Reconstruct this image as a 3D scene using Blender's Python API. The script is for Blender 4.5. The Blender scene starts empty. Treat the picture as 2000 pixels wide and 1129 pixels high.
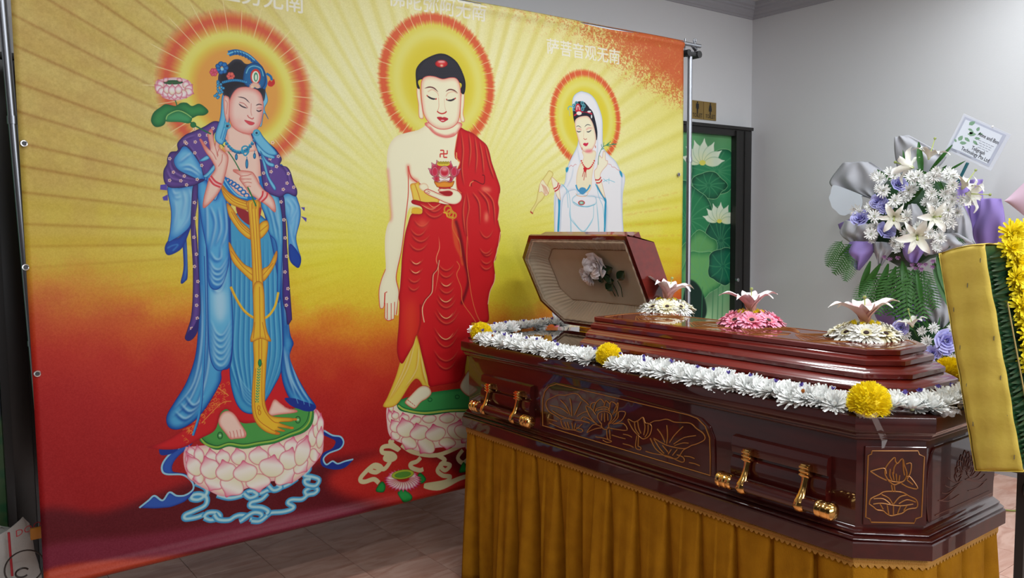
import bpy, bmesh, math, random, colorsys
import numpy as np
from mathutils import Vector, Matrix
from math import pi, sin, cos, radians, sqrt, atan2
random.seed(7); rng=np.random.default_rng(7)
# ---------------------------------------------------------------- camera frame, used to survey the photographed points
FPX=1600.0; YAW=radians(52.9); PITCH=math.atan(FPX/20400); ROLL=-math.atan(217/20400)
_f=np.array([cos(YAW),sin(YAW),0]); _u=np.array([0,0,1.]); _r=np.array([sin(YAW),-cos(YAW),0])
CF=_f*cos(PITCH)-_u*sin(PITCH); _U=_u*cos(PITCH)+_f*sin(PITCH)
CR=_r*cos(ROLL)+_U*sin(ROLL); CU=_U*cos(ROLL)-_r*sin(ROLL); CC=np.array([0,0,1.5])
def ray(x,y): return CF+CR*((x-1000)/FPX)+CU*((564.5-y)/FPX)
def onY(x,y,Y): r=ray(x,y); return CC+r*(Y/r[1])
def onX(x,y,X): r=ray(x,y); return CC+r*(X/r[0])
def onZ(x,y,Z): r=ray(x,y); return CC+r*((Z-1.5)/r[2])
# ---------------------------------------------------------------- a small painter for the printed surfaces
class Print:
    """flat artwork on a vertical plane; points are surveyed with crops: (ox, oy, scale)"""
    def __init__(s,Y,X0,X1,Z0,Z1,ppm):
        s.Y=Y;s.X0=X0;s.Z1=Z1;s.k=ppm;s.W=int((X1-X0)*ppm);s.H=int((Z1-Z0)*ppm)
        s.a=np.zeros((s.H,s.W,3),np.float32); s.crop=(0,0,1.0)
    def to(s,pts):
        ox,oy,sc=s.crop; p=np.asarray(pts,float); x=ox+p[:,0]/sc; y=oy+p[:,1]/sc
        r=CF[None]+CR[None]*((x-1000)/FPX)[:,None]+CU[None]*((564.5-y)/FPX)[:,None]
        t=s.Y/r[:,1]; return np.stack([(r[:,0]*t-s.X0)*s.k,(s.Z1-1.5-r[:,2]*t)*s.k],1)
    @staticmethod
    def smooth(p,closed=True,n=6):
        p=np.asarray(p,float); m=len(p)
        if m<3: return p
        if closed: a,b,c,d=np.roll(p,1,0),p,np.roll(p,-1,0),np.roll(p,-2,0)
        else:
            e=np.vstack([p[:1],p,p[-1:]]); a,b,c,d=e[:-3],e[1:-2],e[2:-1],e[3:]
        t=np.linspace(0,1,n,endpoint=False)[:,None,None]
        q=.5*((2*b)+(-a+c)*t+(2*a-5*b+4*c-d)*t*t+(-a+3*b-3*c+d)*t**3)
        q=q.transpose(1,0,2).reshape(-1,2)
        return q if closed else np.vstack([q,p[-1:]])
    def mask(s,polys,pad=2,ss=3):
        """antialiased coverage of closed polygons (texture px)"""
        allp=np.vstack(polys); x0=max(0,int(allp[:,0].min())-pad); x1=min(s.W,int(allp[:,0].max())+pad+2)
        y0=max(0,int(allp[:,1].min())-pad); y1=min(s.H,int(allp[:,1].max())+pad+2)
        if x1-x0<2 or y1-y0<2: return None
        w,h=x1-x0,y1-y0; acc=np.zeros((h*ss,w+2),np.float32)
        for P in polys:
            A=P; B=np.roll(P,-1,0); ya=(A[:,1]-y0)*ss-.5; yb=(B[:,1]-y0)*ss-.5
            sg=np.where(yb>ya,1.,-1.); lo=np.minimum(ya,yb); hi=np.maximum(ya,yb)
            i0=np.clip(np.ceil(lo),0,h*ss).astype(int); i1=np.clip(np.ceil(hi),0,h*ss).astype(int)
            n=i1-i0; k=n>0
            if not k.any(): continue
            idx=np.repeat(np.nonzero(k)[0],n[k]); st=np.repeat(np.cumsum(n[k])-n[k],n[k])
            row=np.repeat(i0[k],n[k])+np.arange(n[k].sum())-st
            t=(row-ya[idx])/(yb[idx]-ya[idx]); x=np.clip(A[idx,0]+(B[idx,0]-A[idx,0])*t-x0,0,w)
            xi=x.astype(int); fr=x-xi
            np.add.at(acc,(row,xi),sg[idx]*(1-fr)); np.add.at(acc,(row,xi+1),sg[idx]*fr)
        m=np.minimum(np.abs(np.cumsum(acc,1)[:,:w]),1).reshape(h,ss,w).mean(1)
        return (x0,y0,m.astype(np.float32))
    @staticmethod
    def blur(m,r):
        r=int(round(r))
        if r<1: return m
        for ax in (0,1):
            for _ in range(2):
                p=[(0,0),(0,0)]; p[ax]=(r+1,r); c=np.cumsum(np.pad(m,p,mode='edge'),axis=ax,dtype=np.float64)
                n=m.shape[ax]; k=2*r+1
                m=((np.take(c,range(k,k+n),ax)-np.take(c,range(0,n),ax))/k).astype(np.float32)
        return m
    def put(s,x0,y0,m,col):
        h,w=m.shape; v=s.a[y0:y0+h,x0:x0+w]; v+= (np.asarray(col,np.float32)/255-v)*m[...,None]
    def sub(s,M,clip):
        """restrict mask M to mask clip"""
        x0,y0,m=M; cx,cy,c=clip; f=np.zeros_like(m)
        ax0,ay0=max(x0,cx),max(y0,cy); ax1=min(x0+m.shape[1],cx+c.shape[1]); ay1=min(y0+m.shape[0],cy+c.shape[0])
        if ax1>ax0 and ay1>ay0: f[ay0-y0:ay1-y0,ax0-x0:ax1-x0]=c[ay0-cy:ay1-cy,ax0-cx:ax1-cx]
        return (x0,y0,m*f)
    def fill(s,pts,col,edge=None,ew=6,line=None,lw=1.2,sm=True,clip=None,soft=0,a=1):
        p=s.to(pts); p=s.smooth(p) if sm else p
        M=s.mask([p],pad=int(2+soft*3))
        if M is None: return (0,0,np.zeros((2,2),np.float32))
        if soft: M=(M[0],M[1],s.blur(M[2],soft))
        if clip is not None: M=s.sub(M,clip)
        x0,y0,m=M
        if edge is not None:
            t=np.clip((s.blur(m,ew)-.5)*2.1,0,1)[...,None]
            c=(np.asarray(edge)*(1-t)+np.asarray(col)*t)/255
            h,w=m.shape; v=s.a[y0:y0+h,x0:x0+w]; v+=(c-v)*(m*a)[...,None]
        else: s.put(x0,y0,m*a,col)
        if line is not None: s._stroke(np.vstack([p,p[:1]]),lw,lw,line)
        return M
    def _stroke(s,p,w0,w1,col,soft=0,clip=None,a=1,taper=False):
        if len(p)<2: return
        d=np.gradient(p,axis=0); L=np.hypot(d[:,0],d[:,1])+1e-9; n=np.stack([-d[:,1],d[:,0]],1)/L[:,None]
        t=np.linspace(0,1,len(p)); w=w0+(w1-w0)*t
        if taper: w=w*np.clip(np.sin(pi*np.clip(t,.0,1))*1.3,.12,1)
        w=(w/2)[:,None]; P=np.vstack([p+n*w,(p-n*w)[::-1]])
        M=s.mask([P],pad=int(2+soft*3))
        if M is None: return
        if soft: M=(M[0],M[1],s.blur(M[2],soft))
        if clip is not None: M=s.sub(M,clip)
        s.put(M[0],M[1],M[2]*a,col)
    def line(s,pts,w,col,soft=0,clip=None,a=1,taper=False,w1=None,sm=True):
        p=s.to(pts); p=s.smooth(p,False) if sm else p
        s._stroke(p,w,w if w1 is None else w1,col,soft,clip,a,taper)
    def folds(s,lines,w,dark,light,clip,soft=3,a=.8,off=5):
        """soft painted folds: a dark stroke with a light one beside it"""
        for l in lines:
            p=s.smooth(s.to(l),False)
            s._stroke(p,w,w,dark,soft,clip,a,True)
            if light is not None: s._stroke(p+np.array([off*.6,-off]),w*.7,w*.7,light,soft*.7,clip,a*.9,True)
    def ell(s,c,rx,ry,rot=0,n=28):
        t=np.linspace(0,2*pi,n,endpoint=False); x=np.cos(t)*rx; y=np.sin(t)*ry; a=radians(rot)
        return [(c[0]+X*cos(a)-Y*sin(a),c[1]+X*sin(a)+Y*cos(a)) for X,Y in zip(x,y)]
    def petal(s,tip,base,w,c0,c1,tipc,line=None,sharp=.2):
        tip=np.array(tip,float);base=np.array(base,float);d=base-tip;n=np.array([-d[1],d[0]])/(np.hypot(*d)+1e-9)*w/2
        pts=[tip,tip+d*.16+n*sharp*1.5,tip+d*.38+n*.9,tip+d*.65+n,tip+d*.9+n*.6,base,tip+d*.9-n*.6,tip+d*.65-n,tip+d*.38-n*.9,tip+d*.16-n*sharp*1.5]
        M=s.fill(pts,c0,edge=[(x+y)/2 for x,y in zip(c1,tipc)],ew=3)
        x0,y0,m=M
        # pink towards the tip
        T=s.to([tip,base]); yy,xx=np.mgrid[0:m.shape[0],0:m.shape[1]]; v=T[1]-T[0]
        t=((xx+x0-T[0,0])*v[0]+(yy+y0-T[0,1])*v[1])/(v@v+1e-9)
        s.put(x0,y0,m*np.clip(1-t*2.3,0,1)**1.2*.8,tipc)
        t2=np.clip(t*2-1.0,0,1); s.put(x0,y0,m*t2*.55,(224,220,150))
        if line is not None:
            p=s.smooth(s.to(pts)); s._stroke(np.vstack([p,p[:1]]),1.3,1.3,line,0,None,.7)
    def image(s,name):
        h,w,_=s.a.shape; im=bpy.data.images.new(name,w,h,alpha=False)
        buf=np.ones((h,w,4),np.float32); buf[...,:3]=np.clip(s.a[::-1],0,1); im.pixels.foreach_set(buf.ravel()); im.update(); im.pack()
        return im
def glyphs(text,font_scale=1.0):
    cu=bpy.data.curves.new('g','FONT'); cu.body=text; cu.resolution_u=3
    o=bpy.data.objects.new('g',cu); bpy.context.collection.objects.link(o)
    dg=bpy.context.evaluated_depsgraph_get(); c=o.evaluated_get(dg).to_curve(dg); out=[]
    for sp in c.splines:
        b=sp.bezier_points; n=len(b); pts=[]
        for i in range(n):
            A,B=b[i],b[(i+1)%n]
            for t in (0,.25,.5,.75):
                q=A.co*(1-t)**3+A.handle_right*3*t*(1-t)**2+B.handle_left*3*t*t*(1-t)+B.co*t**3; pts.append((q.x,q.y))
        out.append(np.array(pts))
    bpy.data.objects.remove(o); return out
def vnoise(h,w,cell,seed=1):
    r=np.random.default_rng(seed); g=r.random((int(h/cell)+3,int(w/cell)+3)).astype(np.float32)
    y=np.arange(h)/cell; x=np.arange(w)/cell; yi=y.astype(int); xi=x.astype(int); fy=(y-yi)[:,None]; fx=(x-xi)[None]
    fy=fy*fy*(3-2*fy); fx=fx*fx*(3-2*fx)
    a=g[yi][:,xi]; b=g[yi][:,xi+1]; c=g[yi+1][:,xi]; d=g[yi+1][:,xi+1]
    return (a*(1-fx)+b*fx)*(1-fy)+(c*(1-fx)+d*fx)*fy
# ---------------------------------------------------------------- camera, world, lamps, exposure
sc=bpy.context.scene; COL=sc.collection
cam=bpy.data.cameras.new('camera'); cam.lens=28.8; cam.sensor_width=36; cam.clip_start=.05
camo=bpy.data.objects.new('camera',cam); COL.objects.link(camo); sc.camera=camo
camo.matrix_world=Matrix(((CR[0],CU[0],-CF[0],0),(CR[1],CU[1],-CF[1],0),(CR[2],CU[2],-CF[2],1.5),(0,0,0,1)))
sc.unit_settings.scale_length=.84      # one scene unit is 0.84 m
FZ=-.286; Q=1/.84
w=bpy.data.worlds.new('world'); sc.world=w; w.use_nodes=True
w.node_tree.nodes['Background'].inputs[0].default_value=(.75,.85,1.0,1); w.node_tree.nodes['Background'].inputs[1].default_value=.5
def lamp(name,loc,rot,sx,sy,power,col):
    l=bpy.data.lights.new(name,'AREA'); l.shape='RECTANGLE'; l.size=sx; l.size_y=sy; l.energy=power; l.color=col
    o=bpy.data.objects.new(name,l); COL.objects.link(o); o.location=loc; o.rotation_euler=rot; return o
# fluorescent battens under the ceiling of the hall
for x,y,p in ((.4,2.2,22),(2.9,2.1,46),(5.0,2.2,26),(.6,-.4,46),(3.2,-.4,54),(5.2,-.3,44),(.8,-3.0,60),(3.4,-3.0,74),(-2.2,.6,10)):
    lamp('ceiling_lamp',(x,y,3.30),(0,0,0),1.4,.14,p,(.93,.97,1.0))
# added daylight fill behind the camera; the front wall has no opening
lamp('daylight_fill',(2.0,-4.75,1.6),(radians(90),0,0),4.6,1.8,160,(.92,.95,1.0))
sc.view_settings.view_transform='Standard'; sc.view_settings.look='None'; sc.view_settings.gamma=1; sc.view_settings.exposure=0.0
sc.view_settings.use_curve_mapping=False
# ---------------------------------------------------------------- the print of the big banner
BX0,BX1,BZ0,BZ1,BY=.405,4.122,.088,2.665,3.60
def banner_art():
    S=Print(BY,BX0,BX1,BZ0,BZ1,640); H,W=S.H,S.W
    def rgb(*c): return np.array(c,np.float32)/255
    yy,xx=np.mgrid[0:H,0:W].astype(np.float32); u=xx/W; v=yy/H
    n1=vnoise(H,W,5,1); n2=vnoise(H,W,60,2); n3=vnoise(H,W,14,3); n4=vnoise(H,W,240,4)
    ve=v+.115*((u-.60)/.55)**2+(n2-.5)*.03+(n1-.5)*.012
    st=[(0,(236,222,120)),(.38,(240,234,128)),(.54,(234,222,60)),(.615,(232,200,44)),(.66,(228,140,32)),(.70,(212,86,30)),(.76,(194,44,26)),(.84,(176,26,24)),(.97,(160,22,24)),(1.2,(150,20,24))]
    xs=[a for a,_ in st]
    for k in range(3): S.a[...,k]=np.interp(ve,xs,[c[k]/255 for _,c in st])
    # printed rays; the pale glow also paints in haze off the vinyl
    c=S.to([(880,470)])[0]; ang=np.arctan2(yy-c[1],xx-c[0]); rad=np.hypot(xx-c[0],(yy-c[1]))
    rg=np.random.default_rng(5); prof=rg.random(2048); k=np.exp(-.5*(np.arange(-12,13)/3.2)**2); k/=k.sum()
    prof=np.convolve(np.concatenate([prof[-12:],prof,prof[:12]]),k,'valid'); prof=(prof-prof.mean())/prof.std()
    per=.5+.5*np.sin(np.arange(2048)/2048*2*pi*84); prof=prof*.35+(.55-2.0*per**3)
    ray_=np.interp((ang+pi)/(2*pi)*2047,np.arange(2048),prof)
    fade=np.clip((rad-330)/300,0,1)*np.clip((.70-ve)/.16,0,1)
    S.a+=(ray_*fade)[...,None]*np.array([.018,.022,.042],np.float32)
    glow=np.clip(1-np.abs(rad-620)/560,0,1)*np.clip((.52-v)/.25,0,1)
    S.a+=(rgb(250,248,205)-S.a)*(glow*(.62+.22*np.clip(ray_,-1,1)))[...,None]
    top=np.clip((.12-v)/.12*np.clip(.35+np.abs(u-.5)*1.2,0,1)+np.clip((u-.72)/.28,0,1)**1.3*1.15*np.clip((.62-v)/.55,0,1)-.28+np.clip((.12-u)/.12,0,1)*.35*np.clip((.5-v)/.4,0,1),0,1)
    nf=vnoise(H,W,3.2,21); nm=vnoise(H,W,8,22); sp=np.clip((nf*.5+nm*.3+n3*.2-.60+top*.50)*3.6,0,1)*np.clip(top*2.2,0,1)
    S.a+=(rgb(214,92,40)-S.a)*(sp*.78)[...,None]
    S.a+=(rgb(214,70,40)-S.a)*(np.clip(top-.6,0,1)*.9)[...,None]
    mus=np.clip((.34-u)/.28,0,1)*np.clip((.62-v)/.25,0,1)*(.78+.22*vnoise(H,W,30,31)); S.a+=(rgb(204,166,88)-S.a)*np.clip(mus*.85,0,1)[...,None]; S.a+=(((nm_:=vnoise(H,W,7,33))-.5)*np.clip((.4-u)/.3,0,1)*np.clip((.5-v)/.15,0,1)*.05)[...,None]*np.array([1,.9,.6],np.float32)
    for k in range(34):   # thin dark streaks on the left and right
        a=-pi+ (k-17)*.052+rg.random()*.02; m=np.exp(-((((ang-a+pi)%(2*pi))-pi)*rad/4)**2)*np.clip((rad-760)/300,0,1)*np.clip((.66-ve)/.1,0,1)
        S.a-=(m*.13)[...,None]*np.array([.7,1,.7],np.float32)
    for k in range(16):
        a=(k-3)*.052; m=np.exp(-((((ang-a+pi)%(2*pi))-pi)*rad/5)**2)*np.clip((rad-620)/200,0,1)*np.clip((n3-.3)*3,0,1)
        S.a+=(rgb(226,150,60)-S.a)*(m*.22)[...,None]
    # dunes at the foot
    S.crop=(0,0,1)
    S.fill([(60,1010),(200,1000),(320,960),(420,930),(560,925),(640,900),(760,880),(910,880),(1330,810),(1330,880),(900,1000),(80,1250)],(84,10,20),sm=True,soft=11,a=.9)
    S.fill([(640,930),(760,880),(860,900),(920,930),(1100,930),(900,985),(700,975)],(206,38,28),soft=16,a=.85)
    S.fill([(90,1065),(300,1040),(640,990),(720,1000),(560,1040),(300,1090),(90,1118)],(128,36,58),soft=9,a=.8)  # purplish band: sheen of the hem roll painted in, not a dune
    S.fill([(80,1118),(300,1085),(500,1062),(640,1020),(760,985),(930,950),(930,1010),(500,1120),(80,1220)],(206,74,38),soft=5,a=.8)
    S.fill([(930,960),(1330,850),(1330,890),(930,1020)],(190,50,40),soft=5,a=.7)
    S.a+=((vnoise(H,W,2.2,9)-.5)*.05)[...,None]
    # ---- halos
    def halo(cx,cy,tx,ty,inner,orange,w,jk=.7,red=(224,62,40),sf=.03):
        c=S.to([(cx,cy)])[0]; t=S.to([(tx,ty)])[0]; R=abs(c[1]-t[1]); x0,x1=int(c[0]-R*1.25),int(c[0]+R*1.25); y0,y1=max(0,int(c[1]-R*1.25)),int(c[1]+R*1.25)
        Y,X=np.mgrid[y0:y1,x0:x1].astype(np.float32); d=np.hypot(X-c[0],Y-c[1])/R; a=np.arctan2(Y-c[1],X-c[0])
        V=S.a[y0:y1,x0:x1]; sm=lambda e0,e1,q:np.clip((q-e0)/(e1-e0),0,1)
        m=1-sm(.95,1.02,d); V+=(rgb(232,216,74)-V)*m[...,None]
        m=np.exp(-((d-.72)/.09)**2); V+=(rgb(236,232,130)-V)*(m*.7)[...,None]
        m=1-sm(inner-.08,inner+.06,d); V+=(rgb(*orange)-V)*m[...,None]
        jag=((np.abs(np.sin(a*47))**8)*.045+(np.abs(np.sin(a*29+1))**10)*.03)*jk
        r0=1-w
        m=sm(r0-.02-sf-jag,r0+.01+sf-jag,d)*(1-sm(.985-sf+jag*.7,1.0+sf+jag,d)); V+=(rgb(*red)-V)*(m*.9)[...,None]
        for k in range(34):
            aa=k*2*pi/34+.06*sin(k*7); q=np.abs((a-aa+pi)%(2*pi)-pi)*d*R
            m=np.clip(1.6-q,0,1)*sm(r0-.09,r0-.04,d)*(1-sm(1.02+.12*(k%2),1.1+.12*(k%2),d)); V+=(rgb(250,232,170)-V)*(m*.75)[...,None]
    halo(465,178,465,28,.60,(232,164,72),.17,.35,(222,82,62),.06); halo(857,161,857,27,.58,(226,208,50),.118,.5,(226,80,46),.022); halo(1143,232,1143,137,.62,(230,212,52),.112,.45,(228,84,48),.022)
    # ---- lettering, right to left as printed
    def text(tx,x0,y0,x1,y1,h,al=.9):
        A,B=S.to([(x0,y0),(x1,y1)]); g=glyphs(tx); P=np.vstack(g); w=P[:,0].max()-P[:,0].min(); k=(B[0]-A[0])/w
        hh=P[:,1].max()-P[:,1].min(); ky=h*S.k/hh; mn=P.min(0)
        for _ in (0,):
            pl=[np.stack([A[0]+(q[:,0]-mn[0])*k,A[1]-(q[:,1]-mn[1])*ky+(B[1]-A[1])*(q[:,0]-mn[0])/w],1) for q in g]
            M=S.mask(pl); x0_,y0_,m=M; S.put(x0_,y0_,np.clip(S.blur(m,2)*1.6,0,1)*.35,(206,170,60)); m=np.clip(S.blur(m,1)*2.0,0,1); S.put(x0_,y0_,m*al,(252,250,236))
    S.crop=(0,0,1)
    text('萨菩音观无南',1066,105,1210,126,.086)
    text('佛陀弥阿无南',757,11,948,43,.088)
    text('萨菩至势无南',335,-16,593,27,.094)
    # =============================================================== left figure, blue robes
    A=(260,0,3.764);B=(260,280,3.764);Cc=(260,560,3.764);D=(260,800,3.432)
    BL=(74,164,212);BLd=(8,72,156);BLl=(176,224,240);NV=(24,48,140);PU=(98,66,146);PUd=(58,36,104);SK=(244,206,188);SKr=(222,128,112);YE=(238,190,44);YEd=(206,128,30)
    S.crop=D
    def scroll(pts,w=17,o=(58,150,200),i=(178,222,226)):
        S.line(pts,w,o); S.line(pts,w*.45,i,soft=1)
    for l in ([(415,490),(480,520),(490,560),(440,600),(390,595),(400,570),(450,565),(490,590),(480,640),(400,680),(345,705),(350,730),(420,720),(475,700)],
              [(470,720),(500,690),(560,690),(580,720),(520,738),(475,722)],[(540,700),(570,735),(640,738),(680,715),(720,705),(765,715),(710,748)],
              [(720,745),(800,690),(860,700),(840,740),(780,730)],[(790,745),(850,745),(910,700),(930,690),(1000,685),(1055,670),(1075,650),(1035,625),(1060,603),(1130,600),(1170,570),(1215,560),(1235,535),(1200,520),(1150,545),(1165,575)],
              [(1170,360),(1180,400),(1145,440),(1200,450),(1245,470),(1220,510),(1160,500),(1150,470),(1190,465)],[(900,560),(860,600),(790,620),(785,648),(860,655),(905,680),(890,700)],
              [(560,570),(640,590),(720,575),(780,545),(850,560),(900,540),(960,530),(1040,500),(1100,460)],[(900,500),(940,540),(990,520),(960,500)],[(740,560),(780,590),(830,570),(800,545)]): scroll(l)
    def ribbon(top,bot,col=(44,86,178),edge=(150,206,226)):
        M=S.fill(list(top)+list(bot)[::-1],col,edge=(26,50,140),ew=4); S.line(top,5,edge)
        return M
    ribbon([(440,-10),(410,110),(340,225),(250,290),(200,350),(190,400),(220,430),(330,435),(390,480),(400,530),(350,570),(290,575),(240,552),(195,606),(140,575),(100,606),(38,655)],
           [(490,0),(450,140),(390,230),(300,310),(262,365),(262,410),(300,420),(350,430),(402,480),(402,545),(360,600),(320,625),(250,650),(200,656),(140,660),(90,658),(38,656)])
    ribbon([(1280,140),(1335,172),(1390,182),(1410,220),(1385,262),(1310,292),(1275,330),(1295,368),(1335,345),(1370,362),(1420,345),(1475,332)],
           [(1270,165),(1330,195),(1350,205),(1355,225),(1330,262),(1275,290),(1255,340),(1270,380),(1330,400),(1390,398),(1430,380),(1475,335)],(24,46,136))
    S.fill([(180,240),(260,240),(300,260),(250,295),(180,300)],(24,50,140))
    # lotus seat
    S.fill([(345,260),(340,380),(400,480),(500,540),(620,580),(780,520),(840,550),(920,480),(1060,490),(1160,420),(1250,320),(1275,250),(1272,80),(1232,0),(1190,20),(1100,170),(440,240)],(244,226,196),edge=(230,160,170),ew=10)
    W_=(248,240,226);WE=(236,200,196);PK=(226,84,124);LN=(206,70,110)
    for t,b,w in (((370,235),(400,330),60),((425,232),(450,360),66),((350,275),(410,400),66),((510,255),(530,370),80),((585,255),(610,370),95),((1205,95),(1200,250),60),((1240,40),(1225,190),52),((1258,20),(1252,160),46),((1225,-5),(1212,110),44),((1262,110),(1245,260),50),((690,250),(715,370),100),((840,237),(838,370),130),((970,205),(955,335),118),((1075,180),(1050,300),100),((1165,170),(1120,320),95)): S.petal(t,b,w,W_,WE,PK,LN)
    for t,b,w in (((352,385),(440,470),80),((395,465),(470,440),90),((510,545),(560,440),130),((620,585),(690,450),165),((845,555),(830,430),165),((1065,490),(980,400),165),((1165,415),(1090,350),120),((1255,300),(1180,310),90)): S.petal(t,b,w,W_,(240,214,190),PK,LN)
    for t,b,w in (((360,300),(440,440),100),((475,308),(540,460),130),((595,332),(640,475),140),((1068,250),(1020,400),125),((1172,175),(1105,375),100),((945,300),(910,452),165),((735,338),(760,482),162)): S.petal(t,b,w,W_,(238,214,190),PK,LN)
    G=(74,158,70)
    S.fill([(440,190),(455,60),(600,-20),(900,-80),(1100,-70),(1200,-20),(1205,80),(1150,150),(1040,190),(950,225),(860,240),(740,262),(640,245),(560,268),(480,235)],G,edge=(40,120,52),ew=14)
    S.line([(452,190),(485,230),(560,250),(640,228),(740,240),(850,222),(950,205),(1040,170),(1130,135),(1180,80),(1195,0)],5,(150,190,70)); S.line([(450,180),(488,216),(560,240),(640,218),(740,230),(850,212),(950,195),(1040,158),(1120,122),(1165,70),(1180,0)],2,(24,80,40))
    for c in ((580,172),(1104,68)): S.line(S.ell(c,16,22)+[(c[0]+16,c[1])],2.5,(24,84,44)); S.fill(S.ell(c,8,8),(170,210,160))
    # red underskirt
    S.crop=Cc
    M=S.fill([(640,590),(730,570),(1090,560),(1120,700),(1150,800),(1250,860),(1150,900),(1060,860),(1010,940),(960,980),(880,1000),(800,1000),(740,960),(690,900),(640,930),(600,1050),(500,1110),(360,1180),(240,1195),(100,1180),(180,1150),(300,1090),(430,990),(560,840)],(206,26,32),edge=(160,14,24),ew=6)
    rg2=random.Random(3)
    for k in range(90):
        t=rg2.random(); x=340+t*330+rg2.uniform(-30,30); y=1080-t*330+rg2.uniform(-60,70); r=rg2.uniform(8,22)
        S.line([(x,y),(x+r,y-r*.7),(x+r*1.6,y+r*.2),(x+r*.8,y+r*.6)],1.4,(232,140,50),clip=M,a=.8)
    S.line([(500,1000),(640,860),(720,840)],2,(236,150,60)); S.line([(620,740),(700,800)],2,(236,150,60))
    # feet
    for f in ([(625,1000),(650,930),(700,912),(745,940),(790,1010),(828,1070),(822,1105),(790,1112),(745,1116),(712,1118),(680,1080)],[(995,945),(1010,880),(1040,828),(1090,862),(1140,895),(1195,905),(1205,920),(1160,930),(1080,938)]): S.fill(f,SK,edge=SKr,ew=5,line=(206,96,86))
    for k in range(5): S.line([(706+k*26,1062-k*5),(712+k*26,1080),(716+k*26,1112-k*3)],1.5,(206,96,86))
    for k in range(4): S.line([(1110+k*24,880+k*6),(1122+k*22,890+k*4)],1.3,(206,96,86))
    # skirt and cloak panels
    def cloth(pts,lines,base=BL,dark=BLd,light=BLl,w=8,ew=10,soft=3,a=.95):
        M=S.fill(pts,base,edge=dark,ew=ew,line=NV,lw=1.6); S.folds(lines,w,dark,light,M,soft,a); return M
    S.crop=(0,0,1)
    cloth([(446,430),(520,430),(548,560),(552,660),(550,720),(534,757),(508,797),(492,808),(470,800),(455,770),(448,715),(449,560)],
          [[(x,470),(x+ (x-490)*.05,600),(x+(x-495)*.12,700),(495+(x-495)*.5,785)] for x in range(452,545,9)],(64,156,200),(16,100,168),(120,196,224),w=6,ew=5,soft=2,a=.85)
    S.folds([[(456+i*3,690+i*16),(466+i*2,740+i*10),(490,770+i*6),(506,765+i*6)] for i in range(5)],5,(16,96,168),(140,206,228),None,2,.6)
    cloth([(508,372),(538,366),(552,440),(560,520),(562,600),(566,650),(573,670),(569,682),(566,700),(580,735),(600,770),(617,795),(600,803),(576,792),(557,760),(549,720),(553,660),(545,560),(530,470)],
          [[(522,400),(540,470),(552,560),(556,640)],[(530,390),(550,470),(560,560),(562,660)],[(558,690),(566,740),(590,785)],[(553,680),(560,730),(575,775)],[(562,690),(580,750),(606,792)]])
    S.fill([(556,778),(575,778),(590,783),(615,792),(610,803),(588,800),(568,792)],NV)
    for l in ([(578,777),(582,788)],[(592,780),(594,790)],[(603,785),(605,794)]): S.line(l,2,(90,160,210),sm=False)
    cloth([(392,330),(446,330),(450,440),(452,560),(455,640),(450,712),(432,724),(430,745),(408,785),(388,812),(366,830),(344,838),(328,832),(325,812),(340,785),(364,745),(382,690),(388,610),(388,520),(388,420)],
          [[(398,480),(400,600),(396,700),(370,780),(335,815)],[(406,500),(408,620),(404,720),(384,790),(350,832)],[(392,560),(392,660),(376,750),(338,800)],[(340,806),(360,820),(385,800)],[(350,790),(368,806),(390,790)],[(360,776),(376,794),(396,776)]])
    M=cloth([(404,345),(444,338),(448,450),(452,560),(455,640),(450,702),(438,720),(422,722),(410,698),(406,640),(404,520)],
          [[(410,640+k*12),(420,664+k*12),(434,668+k*12),(450,640+k*12)] for k in range(-1,5)]+[[(406,500+k*12),(418,532+k*12),(430,534+k*12),(444,500+k*12)] for k in range(-2,4)],(96,180,220),(24,104,180),(180,224,238),w=6,ew=6)
    S.fill([(418,570),(440,570),(442,610),(430,630),(418,610)],(170,212,232),soft=8,a=.9,clip=M)
    S.line([(398,500),(400,620),(396,720),(390,800),(376,850)],7,(60,150,206)); S.line([(399,500),(402,620),(398,720),(392,800),(378,850)],1.5,NV)
    # sleeves
    S.crop=B
    cloth([(360,640),(388,690),(398,960),(380,1012),(350,1022),(372,900)],[[(376,720),(384,900),(368,1000)]],(40,104,184),NV,(110,180,220),w=4,ew=4)
    S.fill([(232,770),(262,712),(330,695),(395,640),(430,590),(400,680),(360,765),(300,808),(250,818)],(24,70,166),edge=NV,ew=5,line=NV); S.line([(250,770),(290,750),(330,745),(290,790)],3,(60,130,200),soft=1)
    cloth([(255,322),(340,328),(440,305),(472,290),(450,420),(425,590),(370,660),(300,705),(258,720),(272,640),(280,500)],
          [[(290,360),(310,410),(350,400)],[(400,340),(420,420),(400,560),(330,660)],[(300,420),(310,520),(290,640)],[(280,340),(300,380),(340,370)],[(360,350),(376,440),(350,560)]],(130,196,228),(50,130,200),(196,230,240),w=6,ew=12,a=.6)
    cloth([(1080,398),(1180,370),(1215,430),(1232,500),(1225,580),(1198,690),(1215,780),(1236,850),(1222,908),(1195,905),(1150,850),(1140,700),(1128,560)],
          [[(1120,420),(1160,480),(1150,560)],[(1150,400),(1200,480),(1170,560),(1150,600)],[(1140,580),(1160,700),(1190,800)],[(1210,500),(1190,640),(1180,700)]],(120,190,226),(50,130,200),(190,226,240),w=6,ew=10,a=.65)
    S.fill([(1150,740),(1200,780),(1236,850),(1222,908),(1195,905),(1150,850)],(24,66,160),edge=NV,ew=4)
    cloth([(320,60),(372,22),(430,50),(500,170),(525,262),(470,272),(400,240),(320,195),(296,130)],
          [[(345,180),(400,170),(440,190),(500,240)],[(330,150),(380,110),(420,80)],[(360,200),(420,210),(480,250)]],(110,188,226),(30,110,190),(190,228,240),w=6,ew=10)
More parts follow.
